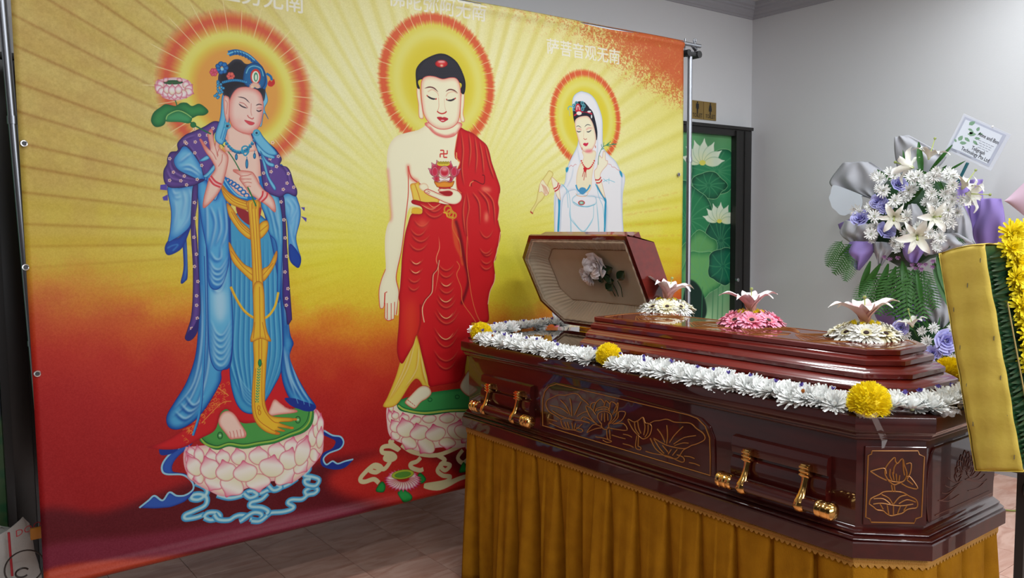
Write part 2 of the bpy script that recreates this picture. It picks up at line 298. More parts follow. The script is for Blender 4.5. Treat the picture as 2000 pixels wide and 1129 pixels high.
    cloth([(1082,155),(1112,195),(1090,270),(1050,335),(1030,345),(1048,240)],[[(1085,190),(1075,260),(1045,320)]],(100,184,222),(30,110,190),(180,226,240),w=4,ew=6)
    # waist drapes
    cloth([(940,440),(1000,375),(1070,395),(1100,560),(1098,800),(1080,1129),(1060,1129),(1058,760),(1000,660),(985,560)],[[(1030,400),(1060,560),(1080,760)],[(980,440),(1020,560),(1050,720)],[(1000,400),(1040,520),(1066,640)]],(96,180,216),(20,104,176),(170,220,236),w=6,ew=6)
    cloth([(470,300),(540,275),(600,420),(650,320),(690,450),(705,700),(700,900),(640,1060),(560,1040),(545,800),(500,560)],
          [[(560,470),(600,600),(560,800)],[(620,480),(640,640),(600,760)],[(660,420),(680,640),(640,780)],[(530,420),(540,600),(540,760)]]+[[(552,860+k*40),(590,930+k*38),(640,930+k*38),(690,840+k*40)] for k in range(4)]+[[(560,800),(600,862),(640,850),(640,760)]],(84,172,220),(20,96,180),(176,222,238),w=7,ew=8)
    # skin: neck, chest, arms
    S.fill([(690,-70),(870,-70),(925,40),(938,150),(932,280),(900,400),(850,412),(770,375),(700,300),(660,210),(655,100),(690,40)],SK,edge=(232,168,150),ew=10,line=(214,130,116))
    # bodice
    for k in range(9):
        t=k/8; x=668+t*190; y=262+t*150-20*sin(t*3); S.line(S.ell((x,y),18,15)+[(x+18,y)],3.5,(16,100,180)); 
    S.line([(660,250),(700,320),(760,385),(830,410),(920,385),(945,300),(935,240)],12,(20,112,190)); S.line([(668,262),(710,325),(770,385),(840,402)],4,(120,196,226))
    # yellow sashes
    def sash(p,l=()):
        M=S.fill(p,YE,edge=YEd,ew=5,line=(170,96,24)); 
        for q in l: S.line(q,2,(196,110,26),clip=M)
    S.fill([(760,460),(860,520),(860,600),(780,540)],(150,30,40)); S.fill([(925,470),(945,480),(930,560),(925,560)],(170,40,50))
    sash([(690,440),(730,480),(790,570),(862,640),(862,705),(790,655),(720,560),(695,500)],[[(720,500),(790,610),(862,670)],[(735,505),(800,600),(862,655)]])
    sash([(928,600),(985,568),(995,635),(930,702)],[[(930,650),(990,600)]])
    sash([(705,725),(760,820),(820,890),(885,930),(886,1018),(800,945),(740,880),(715,820)],[[(720,790),(800,900),(886,975)]])
    sash([(950,930),(1000,895),(1055,790),(1054,860),(1010,950),(955,1015)],[[(955,970),(1030,880)]])
    sash([(650,300),(700,355),(770,400),(850,425),(925,420),(935,470),(850,492),(760,465),(690,425),(655,360)],[[(660,330),(740,410),(850,450)],[(660,350),(740,430),(850,470)],[(655,315),(740,390),(840,432)]])
    sash([(835,428),(925,425),(925,520),(940,800),(958,1200),(890,1200),(872,800),(850,520)],[[(870,440),(890,700),(915,1190)],[(895,440),(910,700),(935,1190)],[(850,430),(850,480)],[(880,430),(882,480)],[(905,430),(905,480)]])
    S.crop=Cc
    S.line([(718,0),(760,90),(820,180),(900,232),(980,225),(1040,150),(1068,40)],7,YE); S.line([(714,0),(756,94),(816,185),(898,238)],1.5,YEd)
    sash([(890,370),(985,370),(980,560),(968,780),(975,880),(1020,950),(1160,965),(1185,975),(1160,990),(1070,998),(1170,1035),(1160,1045),(1060,1030),(1110,1055),(1105,1064),(1040,1055),(1078,1075),(1060,1088),(980,1068),(910,1010),(875,920),(872,780),(888,560)],[[(925,380),(925,540)],[(945,380),(945,540)],[(950,560),(945,780),(960,900),(1030,990),(1100,1000)],[(900,600),(890,800),(910,960),(1000,1040),(1060,1070)]])
    sash([(888,-10),(955,-10),(970,240),(985,330),(1012,402),(940,380),(865,404),(880,310),(886,230)],[[(930,0),(934,380)],[(950,260),(975,380)],[(895,260),(885,380)]])
    for e in ((1190,975),(1165,1038),(1058,1078)): S.fill(S.ell(e,16,9),(226,120,30))
    S.fill(S.ell((932,560),14,28),(30,140,80),edge=(14,90,50),ew=2)
    for k in range(26):
        y=592+k*10; x=925-(k*.7)
        for j in range(3): S.fill(S.ell((x-8+j*9,y+(k%2)*3),4,4.5,n=8),(30,130,84) if (k+j)%2 else (160,200,120))
    for c in ((922,890),(928,925)): S.line(S.ell(c,9,16)+[(c[0]+9,c[1])],2,(190,110,20))
    # purple shawl
    S.crop=B
    def flower(x,y,r=9):
        for j in range(5): S.fill(S.ell((x+r*cos(j*1.257),y+r*sin(j*1.257)),r*.52,r*.52,n=8),(248,224,200))
        S.fill(S.ell((x,y),r*.4,r*.4,n=8),(200,80,60))
    def shawl(p,fl,c=PU,l=()):
        M=S.fill(p,c,edge=PUd,ew=6,line=(36,22,80),lw=1.6); S.folds(l,5,PUd,(140,110,180),M,2,.7)
        for f in fl: flower(*f)
    shawl([(472,290),(470,430),(455,560),(468,700),(480,900),(492,1200),(480,1300),(470,1380),(440,1430),(405,1450),(380,1430),(398,1370),(425,1280),(438,1129),(440,900),(426,640),(430,450),(440,320)],
          [(450,435),(455,550),(447,690),(465,815),(450,905),(475,1015),(465,1120),(465,1190),(470,1285),(428,1360)],l=[[(455,400),(445,700),(465,1000)]])
    S.fill([(400,1390),(440,1350),(475,1290),(470,1380),(440,1430),(405,1450),(382,1432)],(44,30,110))
    shawl([(1075,390),(1108,398),(1120,560),(1132,800),(1155,1129),(1166,1280),(1162,1300),(1136,1330),(1124,1240),(1100,1129),(1102,800),(1098,560)],[(1088,430),(1108,562),(1117,695),(1128,830),(1116,945),(1138,1068),(1128,1140),(1126,1190)],(70,44,130))
    shawl([(590,-160),(520,-120),(440,-85),(380,-58),(326,0),(328,55),(275,66),(252,110),(250,150),(226,200),(226,265),(248,310),(290,326),(350,322),(440,310),(490,288),(522,268),(470,262),(400,232),(330,195),(300,150),(300,110),(335,62),(372,15),(420,50),(465,110),(500,170),(522,252),(560,225),(590,160),(625,100),(600,20),(590,-60),(625,-110),(640,-150)],
          [(390,0),(452,70),(503,162),(268,112),(295,212),(375,240),(268,272),(350,275),(392,305),(470,265),(455,-10),(486,-60),(450,-105),(545,-60),(380,-10),(530,-5),(585,-110)],l=[[(340,60),(300,110),(290,160),(330,210),(440,260)],[(260,150),(280,210),(360,260),(470,280)],[(240,200),(280,270),(400,290)],[(350,0),(390,-30),(450,-50)],[(400,20),(470,120),(515,240)]])
    shawl([(880,-100),(920,-80),(975,-20),(1045,40),(1085,100),(1090,125),(1078,160),(1130,175),(1158,215),(1180,290),(1206,345),(1195,388),(1130,365),(1085,395),(1010,372),(965,335),(945,235),(932,110),(895,0),(870,-60)],
          [(1025,45),(1068,95),(942,105),(1008,112),(1015,208),(960,218),(1055,170),(1142,222),(1132,292),(1182,322),(1104,338),(980,300),(1027,-6),(965,-5),(915,-50)],l=[[(950,0),(1000,100),(1010,200),(990,320)],[(1080,160),(1130,220),(1150,320)],[(930,40),(965,160),(975,300)]])
    for p in ([(250,300),(200,305),(198,340),(250,345)],[(255,375),(215,395),(222,420),(255,420)],[(1235,470),(1265,470),(1262,498)],[(1235,535),(1278,548),(1275,578)]): S.fill(p,(86,70,170),sm=False)
    # blue ribbons over the shawl
    for p in ([(540,90),(500,115),(482,130),(520,130),(560,110)],[(600,150),(545,215),(515,240),(540,250),(600,190)],[(905,0),(940,30),(985,70),(1040,95),(1030,112),(970,95),(920,60)],[(940,80),(975,150),(1000,240),(1048,320),(1042,345),(1010,300),(975,220)],[(935,55),(990,130),(1035,150),(1030,172),(980,150)]):
        S.fill(p,(120,196,226),edge=(40,130,190),ew=2,line=(24,90,150),lw=1)
    # arms and hands
    S.fill([(520,475),(518,410),(540,320),(560,255),(602,190),(585,140),(560,100),(530,60),(500,0),(486,-28),(500,-30),(530,15),(565,50),(560,0),(548,-60),(562,-100),(580,-98),(588,-50),(600,20),(606,-20),(612,-45),(640,-48),(662,-20),(655,5),(640,2),(632,30),(665,60),(694,88),(696,140),(676,230),(650,320),(600,400)],SK,edge=SKr,ew=6,line=(206,96,86),lw=1.5)
    for l in ([(565,50),(590,80),(610,120)],[(600,20),(612,60),(620,100)],[(655,80),(650,130),(625,170)],[(630,40),(620,70),(625,90)]): S.line(l,1.8,(210,110,100))
    S.fill([(1045,505),(990,460),(950,432),(925,420),(900,398),(860,372),(830,330),(800,290),(782,262),(790,240),(760,220),(738,206),(742,192),(800,200),(850,205),(880,215),(905,250),(925,290),(960,340),(1005,375),(1040,430)],SK,edge=SKr,ew=6,line=(206,96,86),lw=1.5)
    for l in ([(795,240),(840,235),(870,225)],[(790,262),(830,262),(870,262)],[(808,292),(840,285),(872,290)],[(830,325),(850,315),(866,318)]): S.line(l,1.8,(210,110,100))
    for l in ([(556,255),(590,300),(640,322)],[(570,238),(605,280),(650,302)],[(925,418),(950,385),(955,350)],[(945,430),(980,395),(990,360)]): S.line(l,5,(220,60,70)); 
    S.line([(564,248),(598,290),(645,312)],3,(246,170,170)); S.line([(935,424),(965,390),(972,355)],3,(246,170,170))
    S.line([(635,-10),(690,50),(740,120),(785,200)],3,(30,110,60)); S.line([(842,322),(870,380),(905,462)],4,(30,120,60))
    S.crop=A
    S.fill([(690,940),(740,930),(860,985),(885,1060),(900,1110),(680,1110),(690,1030)],SK,edge=(228,150,132),ew=5)
    S.crop=B
    # necklace
    for k in range(15):
        t=k/14; x=672+t*220; y=-20+ (1-(2*t-1)**2)*88; S.fill(S.ell((x,y),11,9,n=10),(30,130,180),line=(14,70,120)); S.fill(S.ell((x-4,y-12),7,6,n=8),(70,180,210))
    S.line(S.ell((825,42),26,22)+[(851,42)],4,(40,150,190)); S.line([(800,60),(825,90),(852,58)],4,(40,150,190))
    for x,y,h in ((758,100,22),(836,150,34),(893,92,20)): S.line([(x,y-h-18),(x,y)],2,(30,120,170)); S.fill(S.ell((x,y),9,h),(60,170,206),edge=(16,90,150),ew=2,line=(14,70,120))
    # head
    S.crop=A
    S.fill([(655,700),(700,690),(706,880),(690,960),(655,1060),(600,1010),(640,860)],(110,190,224),edge=(40,130,190),ew=3,line=(24,90,150))
    for l in ([(672,720),(680,860),(640,1020)],[(690,740),(694,880),(655,1030)]): S.line(l,2,(40,130,190))
    S.fill([(960,650),(990,735),(965,800),(995,875),(962,830),(945,920),(930,915),(940,800),(950,740)],(120,196,226),line=(30,100,160))
    S.fill([(870,955),(925,960),(960,1010),(1060,1129),(985,1129),(900,1040)],(110,190,224),edge=(40,130,190),ew=3,line=(24,90,150))
    S.fill([(640,640),(622,580),(640,520),(700,470),(740,438),(790,440),(830,470),(920,470),(968,560),(972,700),(955,745),(935,690),(850,645),(770,650),(722,705),(706,790),(680,720),(662,700)],(30,28,38),edge=(60,60,74),ew=6)
    FM=S.fill([(722,705),(765,652),(830,640),(900,655),(942,695),(958,775),(948,860),(932,920),(890,968),(850,984),(790,972),(735,935),(708,870),(702,780)],(246,212,196),edge=(232,140,128),ew=11,line=(200,96,90),lw=1.6)
    S.fill([(665,715),(690,708),(706,730),(706,820),(700,890),(688,902),(668,820)],SK,edge=(228,140,124),ew=4,line=(206,100,92)); S.line([(675,735),(690,760),(684,840)],1.8,(214,120,108))
    S.line([(768,712),(818,722),(858,758)],2.6,(70,50,60),taper=True); S.line([(902,776),(925,766),(952,772)],2.6,(70,50,60),taper=True)
    S.line([(780,752),(815,762),(842,792)],2,(200,110,104)); S.line([(775,762),(800,782),(840,796)],3.4,(60,46,60),taper=True); S.line([(905,808),(925,818),(950,806)],3.4,(60,46,60),taper=True); S.line([(908,796),(930,792),(952,796)],1.6,(200,110,104))
    S.line([(868,760),(866,820),(872,850)],1.6,(220,140,128)); S.line([(840,846),(850,862),(876,874),(886,864)],2.6,(206,90,86)); 
    S.fill([(818,884),(850,890),(872,896),(892,904),(876,918),(850,914)],(222,70,80),line=(180,40,56),lw=1); S.fill(S.ell((770,900),36,28),(240,160,150),soft=9,a=.5)
    S.line([(800,975),(860,990)],3,(222,120,108),soft=1)
    for x,y in ((690,925),(908,975)): S.line(S.ell((x,y),22,20)+[(x+22,y)],4,(70,170,200)); S.fill(S.ell((x,y+2),9,9),(30,60,90))
    # crown
    S.line([(700,395),(760,383),(830,405),(890,450),(950,520),(972,600),(955,650)],15,(20,100,170),w1=12); S.line([(690,400),(760,378),(835,400),(895,445)],4,(110,190,220))
    for k in range(9): x=730+k*22; y=385+k*k*1.5; S.line([(x,y-16),(x+10,y),(x+4,y+18)],1.8,(10,60,120))
    M=S.fill([(812,540),(830,490),(880,462),(940,480),(970,540),(972,610),(940,650),(850,640),(810,600)],(24,100,160),edge=(12,60,120),ew=4,line=(10,50,100))
    S.line([(830,540),(850,500),(890,485),(940,505),(958,560)],3,(110,190,216))
    S.fill(S.ell((900,562),38,56),(214,50,40)); S.fill(S.ell((900,566),28,44),(246,238,220)); S.fill(S.ell((902,566),16,34),(60,150,110)); S.fill(S.ell((903,568),8,22),(240,240,220))
    S.line([(980,540),(1010,560),(1020,590)],7,(24,110,170)); S.fill([(990,610),(1005,590),(1018,600),(1034,580),(1042,612),(1020,636),(995,630)],(206,40,40))
    for k in range(7): a=k*.9; S.fill(S.ell((650+30*cos(a),500+30*sin(a)),19,17),(40,120,190),edge=(16,80,150),ew=2,line=(10,60,120))
    S.fill(S.ell((652,508),12,12),(150,210,230))
    for c,col in (((590,532),(224,90,120)),((715,560),(232,110,90))): 
        for k in range(6): S.fill(S.ell((c[0]+17*cos(k*1.05),c[1]+17*sin(k*1.05)),13,13),col,line=(180,50,70))
    for k in range(14): t=k/13; S.fill(S.ell((660+t*170,606-16*sin(t*3)),10,9,n=10),(50,150,200),line=(16,80,140))
    for k in range(18): S.fill(S.ell((610+rg2.uniform(0,60)-k*0.8,600+k*7),9,9,n=8),(70,170,214),line=(16,90,150))
    for k in range(9): a=pi*(k/8); t=(895+44*cos(a)*1.05,640-44*sin(a)*.9); S.petal(t,(895,636),24,(250,236,214),(236,200,180),(232,150,130))
    # lotus in hand
    S.line([(300,720),(318,770),(320,800)],3,(40,120,70)); S.line([(400,880),(440,915),(500,950),(570,985)],4,(30,110,70))
    S.fill([(240,768),(310,782),(345,760),(390,758),(430,782),(480,765),(520,785),(550,820),(520,846),(470,850),(420,868),(370,820),(320,815),(250,850),(225,915),(165,932),(132,890),(150,830),(200,790)],(50,140,72),edge=(26,100,52),ew=8,line=(18,80,40))
    S.fill([(240,850),(330,816),(380,835),(430,862),(412,906),(340,898),(236,892)],(64,156,96),edge=(36,112,60),ew=6); S.line([(240,880),(255,845),(320,815),(375,828),(428,864)],2.6,(150,200,110))
    S.fill(S.ell((440,918),20,20),(40,120,64),line=(16,80,40))
    S.fill([(175,640),(165,600),(230,578),(320,570),(400,590),(432,630),(436,690),(380,725),(300,738),(215,715)],(246,230,224),edge=(226,170,180),ew=6)
    S.fill(S.ell((290,606),74,16),(60,100,60),edge=(30,70,40),ew=3)
    for t,b,w in (((180,585),(215,650),50),((400,590),(375,650),50),((225,572),(245,600),40),((345,572),(335,600),40),((155,622),(215,680),52),((435,620),(385,680),52),((170,685),(240,660),50),((445,690),(375,665),50),((215,720),(265,660),56),((392,722),(345,665),56),((300,742),(300,665),60),((262,728),(280,660),50),((345,728),(325,662),50),((240,618),(250,690),50),((285,618),(285,700),56),((332,618),(330,692),52)): S.petal(t,b,w,(250,240,238),(238,206,206),(222,110,140),(200,80,110))
    # =============================================================== middle figure, red robe
    E_=(680,0,4.515);F=(680,240,4.515);Gc=(680,480,4.515);Hc=(680,720,4.0325)
    CM=(250,244,206);CMe=(240,226,190);RD=(212,24,30);RDd=(140,8,20);RDl=(242,110,66)
    S.crop=Hc
    def scr(p,w=24): S.line(p,w*.62,(212,200,150)); 
    for p in ([(360,560),(330,580),(400,640),(330,610),(270,620),(270,660),(340,670),(370,700),(330,720),(290,710),(300,690),(350,690)],[(330,730),(280,790),(200,770),(170,800),(220,815),(260,780),(200,760),(110,840),(95,880),(130,890),(200,870),(240,900)],
              [(570,700),(540,730),(490,750),(500,780),(560,800),(590,790)],[(420,600),(520,660),(700,680),(900,600)],[(700,680),(760,720),(720,760),(760,800),(800,760),(740,750),(700,800),(740,840),(800,850),(760,890),(600,920),(700,930),(880,860),(1000,830)],[(900,640),(860,700),(900,740),(960,690)],
              [(1000,840),(1100,800),(1250,780),(1400,700),(1500,640)],[(1200,640),(1300,700),(1400,640)]): scr(p)
    S.fill([(310,290),(305,430),(335,540),(450,600),(560,650),(720,620),(900,620),(1040,590),(1200,540),(1300,420),(1290,250),(1100,200),(400,260)],(246,232,200),edge=(236,190,190),ew=9)
    W2=(248,238,214);WE2=(242,222,190);PK2=(216,40,100)
    def mir(l): return l+[((1620-t[0]-20,t[1]-18),(1620-b[0]-20,b[1]-18),w) for t,b,w in l if t[0]<700]
    for t,b,w in mir([((325,250),(345,340),42),((318,320),(350,430),50),((360,330),(380,400),60),((430,345),(450,430),80),((520,365),(540,440),90),((635,345),(640,430),110),((775,335),(780,430),120),((905,305),(900,400),120)]): S.petal(t,b,w,W2,WE2,PK2,(200,40,90))
    for t,b,w in mir([((335,560),(400,500),80),((450,640),(500,540),130),((565,668),(650,560),150),((775,640),(780,540),130),((890,585),(960,500),150)]): S.petal(t,b,w,W2,(240,226,160),PK2,(200,40,90))
    for t,b,w in mir([((340,400),(400,500),90),((425,385),(470,540),140),((535,428),(580,560),150),((668,435),(700,570),160),((880,400),(850,560),170)]): S.petal(t,b,w,W2,(244,234,190),PK2,(200,40,90))
    S.fill([(385,275),(440,235),(640,190),(980,150),(1180,180),(1225,250),(1150,310),(1000,340),(800,345),(640,368),(500,350),(410,330)],(60,160,80),edge=(30,120,60),ew=9)
    S.line([(395,290),(450,325),(600,350),(800,330),(1000,320),(1180,270)],6,(180,200,80)); S.line([(390,275),(460,315),(600,335),(800,315),(1000,305),(1180,255)],2,(14,90,40)); S.line([(395,305),(450,338),(600,362),(800,342)],2,(14,90,40))
    for c in ((645,245),(858,222)): S.line(S.ell(c,16,14)+[(c[0]+16,c[1])],2.5,(20,90,50))
    # yellow inner robe at the feet
    S.crop=Gc
    M=S.fill([(600,780),(700,1129),(720,1250),(690,1290),(620,1180),(560,1210),(430,1400),(310,1420),(350,1330),(420,1160),(470,1000),(540,860)],(238,206,70),edge=(214,160,40),ew=5,line=(190,70,30))
    S.folds([[(590,840),(520,1100),(380,1350)],[(620,900),(600,1100),(500,1260)],[(560,900),(470,1150),(350,1380)],[(640,980),(660,1120),(690,1230)]],7,(220,150,30),(252,240,160),M,2,.8)
    S.fill([(1050,900),(1090,850),(1160,1150),(1200,1380),(1130,1300),(1060,1180),(1030,1129)],(238,206,70),edge=(214,160,40),ew=5,line=(190,70,30))
    S.crop=Hc
    for f in ([(555,150),(600,135),(640,150),(656,195),(620,235),(575,262),(530,312),(495,305),(465,285),(450,262),(490,215)],[(990,100),(960,10),(905,80),(880,140),(900,180),(945,215),(1010,225),(1060,200),(1040,150)]): S.fill(f,CM,edge=(228,170,130),ew=5,line=(206,60,50),lw=1.6)
    for k in range(4): S.line([(470+k*16,245+k*13),(482+k*15,258+k*12)],2,(206,80,60))
    # body skin
    S.crop=F
    S.fill([(720,-60),(690,10),(620,60),(520,85),(430,115),(375,175),(350,250),(345,380),(368,560),(376,700),(386,830),(352,900),(332,1000),(330,1129),(336,1290),(300,1380),(278,1480),(282,1600),(292,1636),(318,1628),(330,1590),(328,1720),(345,1738),(362,1744),(385,1738),(408,1728),(412,1695),(430,1690),(442,1600),(452,1490),(430,1380),(440,1290),(475,1129),(500,980),(540,760),(640,740),(900,720),(990,500),(985,200),(975,-60)],CM,edge=CMe,ew=10)
    S.line([(352,400),(368,560),(376,700),(386,830),(372,870)],7,(240,150,130),soft=4,a=.8); S.line([(530,380),(534,600),(520,760),(500,930),(475,1129),(440,1290),(430,1380),(452,1490),(442,1600),(430,1690)],3,(214,60,50))
    S.line([(530,370),(545,470),(620,520)],9,(232,110,90),soft=5); S.line([(530,380),(560,480),(640,540)],3,(214,50,44)); S.line([(336,1290),(300,1380),(278,1480),(282,1600),(292,1636),(318,1628),(328,1560),(330,1500)],2.5,(222,90,70))
    for l in ([(330,1590),(328,1720),(345,1740)],[(350,1590),(350,1735)],[(385,1590),(385,1738)],[(415,1580),(412,1725)],[(345,1740),(362,1746),(385,1740),(408,1730)],[(330,1500),(350,1490)]): S.line(l,2.4,(216,60,50),sm=False)
    S.line([(330,1500),(325,1600)],4,(216,60,50)); 
    # yellow under layer at the waist
    M=S.fill([(552,545),(600,530),(625,520),(640,560),(700,560),(720,600),(800,650),(780,720),(640,720),(585,700),(565,620)],(240,206,80),edge=(224,150,40),ew=4,line=(214,110,40)); S.line([(590,540),(620,620),(640,690)],3,(214,130,40)); S.fill([(625,560),(660,530),(700,545),(710,590),(660,600)],CM,edge=(236,190,150),ew=4)
    S.fill([(565,760),(610,750),(655,770),(650,800),(600,805),(565,795)],(240,190,50),line=(214,110,40)); S.line([(500,1130),(520,930),(552,800),(560,740)],5,(248,232,140)); S.line([(440,1700),(462,1440),(480,1240),(500,1129)],4,(248,232,140))
    # robe
    M=S.fill([(975,45),(1030,65),(1100,95),(1160,145),(1215,195),(1242,260),(1262,350),(1300,460),(1334,560),(1335,620),(1322,700),(1330,760),(1320,860),(1342,960),(1335,1040),(1310,1110),(1300,1200),(1282,1230),(1292,1330),(1285,1400),(1250,1490),(1232,1600),(1238,1740),(1180,1760),(1090,1760),(1085,1800),(1050,2030),(1030,2150),(985,2270),(880,2300),(800,2312),(720,2320),(700,2240),(650,2030),(612,1870),(575,1960),(520,2060),(480,2122),(450,2080),(436,1980),(452,1780),(460,1600),(452,1540),(465,1440),(475,1300),(482,1180),(505,1000),(530,900),(560,810),(600,806),(655,800),(650,740),(575,712),(562,690),(590,680),(680,700),(770,700),(880,720),(985,690),(1000,630),(960,580),(955,440),(985,350),(940,300),(955,180)],RD,edge=(178,10,22),ew=8,line=(150,10,20),lw=1.6)
    up=lambda x,y,w,h:[(x-w,y-h),(x-w*.55,y-h*.3),(x,y),(x+w*.55,y-h*.3),(x+w,y-h)]
    L_=[]
    for x,y,w,h in ((605,1255,60,45),(600,1335,60,45),(585,1415,55,40),(580,1485,50,40),(620,1000,70,60),(640,1055,80,60),(620,1130,80,60),(650,920,70,60),
                    (865,1310,65,50),(865,1370,65,50),(868,1450,60,50),(868,1510,65,50),(865,1590,75,70),(865,1640,85,80),(868,1735,90,90),(868,1780,110,110),(865,1920,110,110),(862,1985,100,100),(862,2110,110,100),(860,2180,90,80),
                    (1215,1020,60,70),(1220,1180,50,40),(1215,1250,50,40),(1215,1300,55,45),(1210,1160,55,50),(760,790,70,50),(730,760,80,40),(760,840,90,60)): L_.append(up(x,y,w,h))
    S.folds(L_,5,RDd,RDl,M,1.6,.85,off=4)
    for x,y,w,h in ((605,1250,40,26),(600,1330,40,26),(868,1445,45,30),(865,1585,55,40),(868,1730,60,50),(862,1915,70,60)): S.line(up(x,y-6,w,h),2.6,(250,190,130),clip=M,taper=True)
    S.folds([[(1040,620),(1060,760),(1040,900),(1060,1129)],[(1090,620),(1150,720),(1160,900)],[(1140,600),(1220,700),(1240,820)],[(1180,600),(1270,700),(1290,900)],[(1060,100),(1075,250),(1060,400)],[(1110,120),(1130,300),(1120,450)],[(1150,160),(1180,320),(1190,460)],[(1200,200),(1240,380),(1280,500)],[(990,80),(1010,250),(1000,420),(1020,560)],[(1030,640),(1010,800),(1030,1000)]],6,RDd,RDl,M,2,.95)
    for l in ([(700,700),(760,745),(830,700)],[(640,715),(720,760),(780,750)],[(770,1500),(800,1300),(780,1200),(808,1100),(800,1000)]): S.line(l,3,(246,150,100),clip=M,taper=True)
    S.line([(806,1210),(790,1290),(755,1340),(750,1440),(740,1500),(690,1560),(662,1620),(660,1680),(675,1760)],3.4,(252,214,160)); S.line([(800,1210),(784,1290),(748,1340),(742,1440),(732,1500),(682,1560),(652,1620)],3,RDd,soft=1)
    S.line([(612,1870),(640,1760),(640,1600)],4,RDd,soft=2,clip=M); S.line([(930,800),(925,930),(985,1050),(1000,1180)],4,(240,150,60)); S.fill([(915,860),(960,900),(975,1060),(1020,1240),(1000,1250),(985,1180),(935,1060)],(226,86,40),clip=M,soft=2,a=.8)
    S.line([(950,860),(990,1000),(1025,1200),(1060,1400),(1000,1600)],11,(110,8,20),soft=3,clip=M,a=.9)
    for l in ([(960,1220),(985,1270),(960,1340),(1000,1460),(1010,1580),(1090,1700),(1140,1780)],[(1050,1000),(1048,1220),(1062,1340),(1092,1540),(1130,1680),(1172,1780),(1150,1860)]): S.line(l,3,(234,110,60),clip=M)
    S.line([(1342,960),(1320,1100),(1285,1230)],3,(252,200,160)); S.line([(1295,1330),(1288,1400),(1250,1490),(1232,1600)],3,(252,200,160)); S.line([(1335,620),(1322,700),(1330,760),(1318,860)],2.5,(250,180,130))
    S.line([(975,50),(950,180),(940,290),(985,345),(955,440),(960,570),(1000,620)],3,(236,120,70)); S.line([(955,260),(960,320),(985,350)],3,(250,200,110))
    S.line([(1085,560),(1090,520),(1115,508),(1190,540),(1200,470),(1180,460)],2.6,(90,8,16)); S.line([(1070,560),(1080,530),(1105,512)],4,(240,130,80))
    S.fill(S.ell((1215,585),46,18,10),(250,150,110),soft=6,clip=M,a=.9); S.fill(S.ell((1218,830),16,46),(250,150,110),soft=6,clip=M,a=.9); S.fill(S.ell((660,890),44,34),(236,90,60),soft=9,clip=M,a=.9)
    S.fill(S.ell((555,1780),60,230),(240,84,34),soft=16,clip=M,a=.55)
    # hand and offering
    S.fill([(672,605),(700,585),(745,600),(800,625),(860,642),(905,640),(922,618),(890,600),(820,606),(795,592),(830,576),(900,580),(965,598),(1002,640),(992,690),(945,718),(870,706),(780,665),(710,635)],CM,edge=(238,190,160),ew=4,line=(206,50,50),lw=2)
    S.fill([(800,615),(860,640),(905,640),(922,618),(890,602),(820,608)],(170,24,30)); 
    for l in ([(700,600),(725,612)],[(690,612),(720,625)]): S.line(l,2,(206,90,80))
    for k,(x,y) in enumerate(((880,765),(900,800),(925,815))): S.line(S.ell((x,y),30,34 if k<2 else 26)+[(x+30,y)],5,(240,190,50)); S.line(S.ell((x,y),30,34 if k<2 else 26)+[(x+30,y)],1.5,(170,90,20))
    S.line([(840,790),(870,800),(875,830)],4,(240,190,50))
    for t,b,w in (((706,400),(800,470),60),((735,350),(800,450),60),((780,328),(820,440),60),((905,335),(880,440),60),((955,380),(905,460),60),((995,400),(905,480),50),((740,485),(820,500),50),((935,485),(870,505),50)): S.petal(t,b,w,(200,30,60),(140,10,40),(240,180,190),(110,6,30))
    S.fill([(790,350),(890,350),(880,378),(800,378)],(226,200,60)); 
    for k in range(9): S.fill(S.ell((795+k*11,348+4*(k%2)),5,9,n=8),(214,190,50),line=(120,100,20))
    for c,rx in (((765,430),28),((935,430),28)): S.fill(S.ell(c,rx,44),(206,40,70),edge=(236,150,160),ew=3,line=(110,6,30))
    S.fill(S.ell((850,430),44,50),(200,30,50),edge=(245,200,200),ew=5,line=(120,10,30)); S.fill(S.ell((850,410),26,16),(240,160,160),soft=3)
    S.fill([(805,480),(850,492),(895,480),(890,512),(850,505),(812,512)],(248,236,230),line=(150,30,40)); S.fill([(760,515),(800,525),(850,515),(900,525),(936,512),(925,550),(900,568),(800,568),(775,550)],(236,150,40),edge=(190,90,20),ew=3,line=(150,60,16))
    S.line([(800,570),(850,576),(905,570)],5,(190,30,40))
    # breast emblem
    x,y,r=842,273,31
    for l in ([(x-r,y),(x+r,y)],[(x,y-r),(x,y+r)],[(x,y-r),(x-r,y-r)],[(x+r,y),(x+r,y-r)],[(x,y+r),(x+r,y+r)],[(x-r,y),(x-r,y+r)]): S.line(l,4,(214,44,44),sm=False)
    # neck and head
    S.crop=E_
    S.fill([(690,1080),(985,1080),(975,1150),(930,1200),(860,1212),(780,1190),(720,1140)],CM,edge=(232,120,110),ew=7,line=(224,90,84)); S.line([(715,1120),(770,1175),(860,1205),(940,1180)],7,(232,120,110),soft=3)
    for e in ([(604,782),(628,780),(640,880),(655,980),(662,1036),(640,1046),(622,1020),(618,920),(606,850)],[(1000,812),(1022,822),(1020,920),(1012,1000),(1026,1062),(1008,1076),(990,1050),(988,940)]): S.fill(e,CM,edge=(238,190,160),ew=3,line=(224,100,90))
    S.fill([(596,720),(592,640),(606,590),(655,535),(735,492),(810,472),(880,488),(955,545),(1005,635),(1032,720),(1030,800),(1012,832),(985,800),(975,725),(640,700),(630,780),(605,772)],(36,34,44),edge=(20,18,26),ew=6)
    for j in range(15):
        for i in range(26):
            px_=606+i*17+(j%2)*8; py=500+j*14
            if ((px_-815)/215)**2+((py-700)/215)**2<.93 and py<690: S.fill(S.ell((px_,py),3,3,n=6),(70,70,84),a=.55)
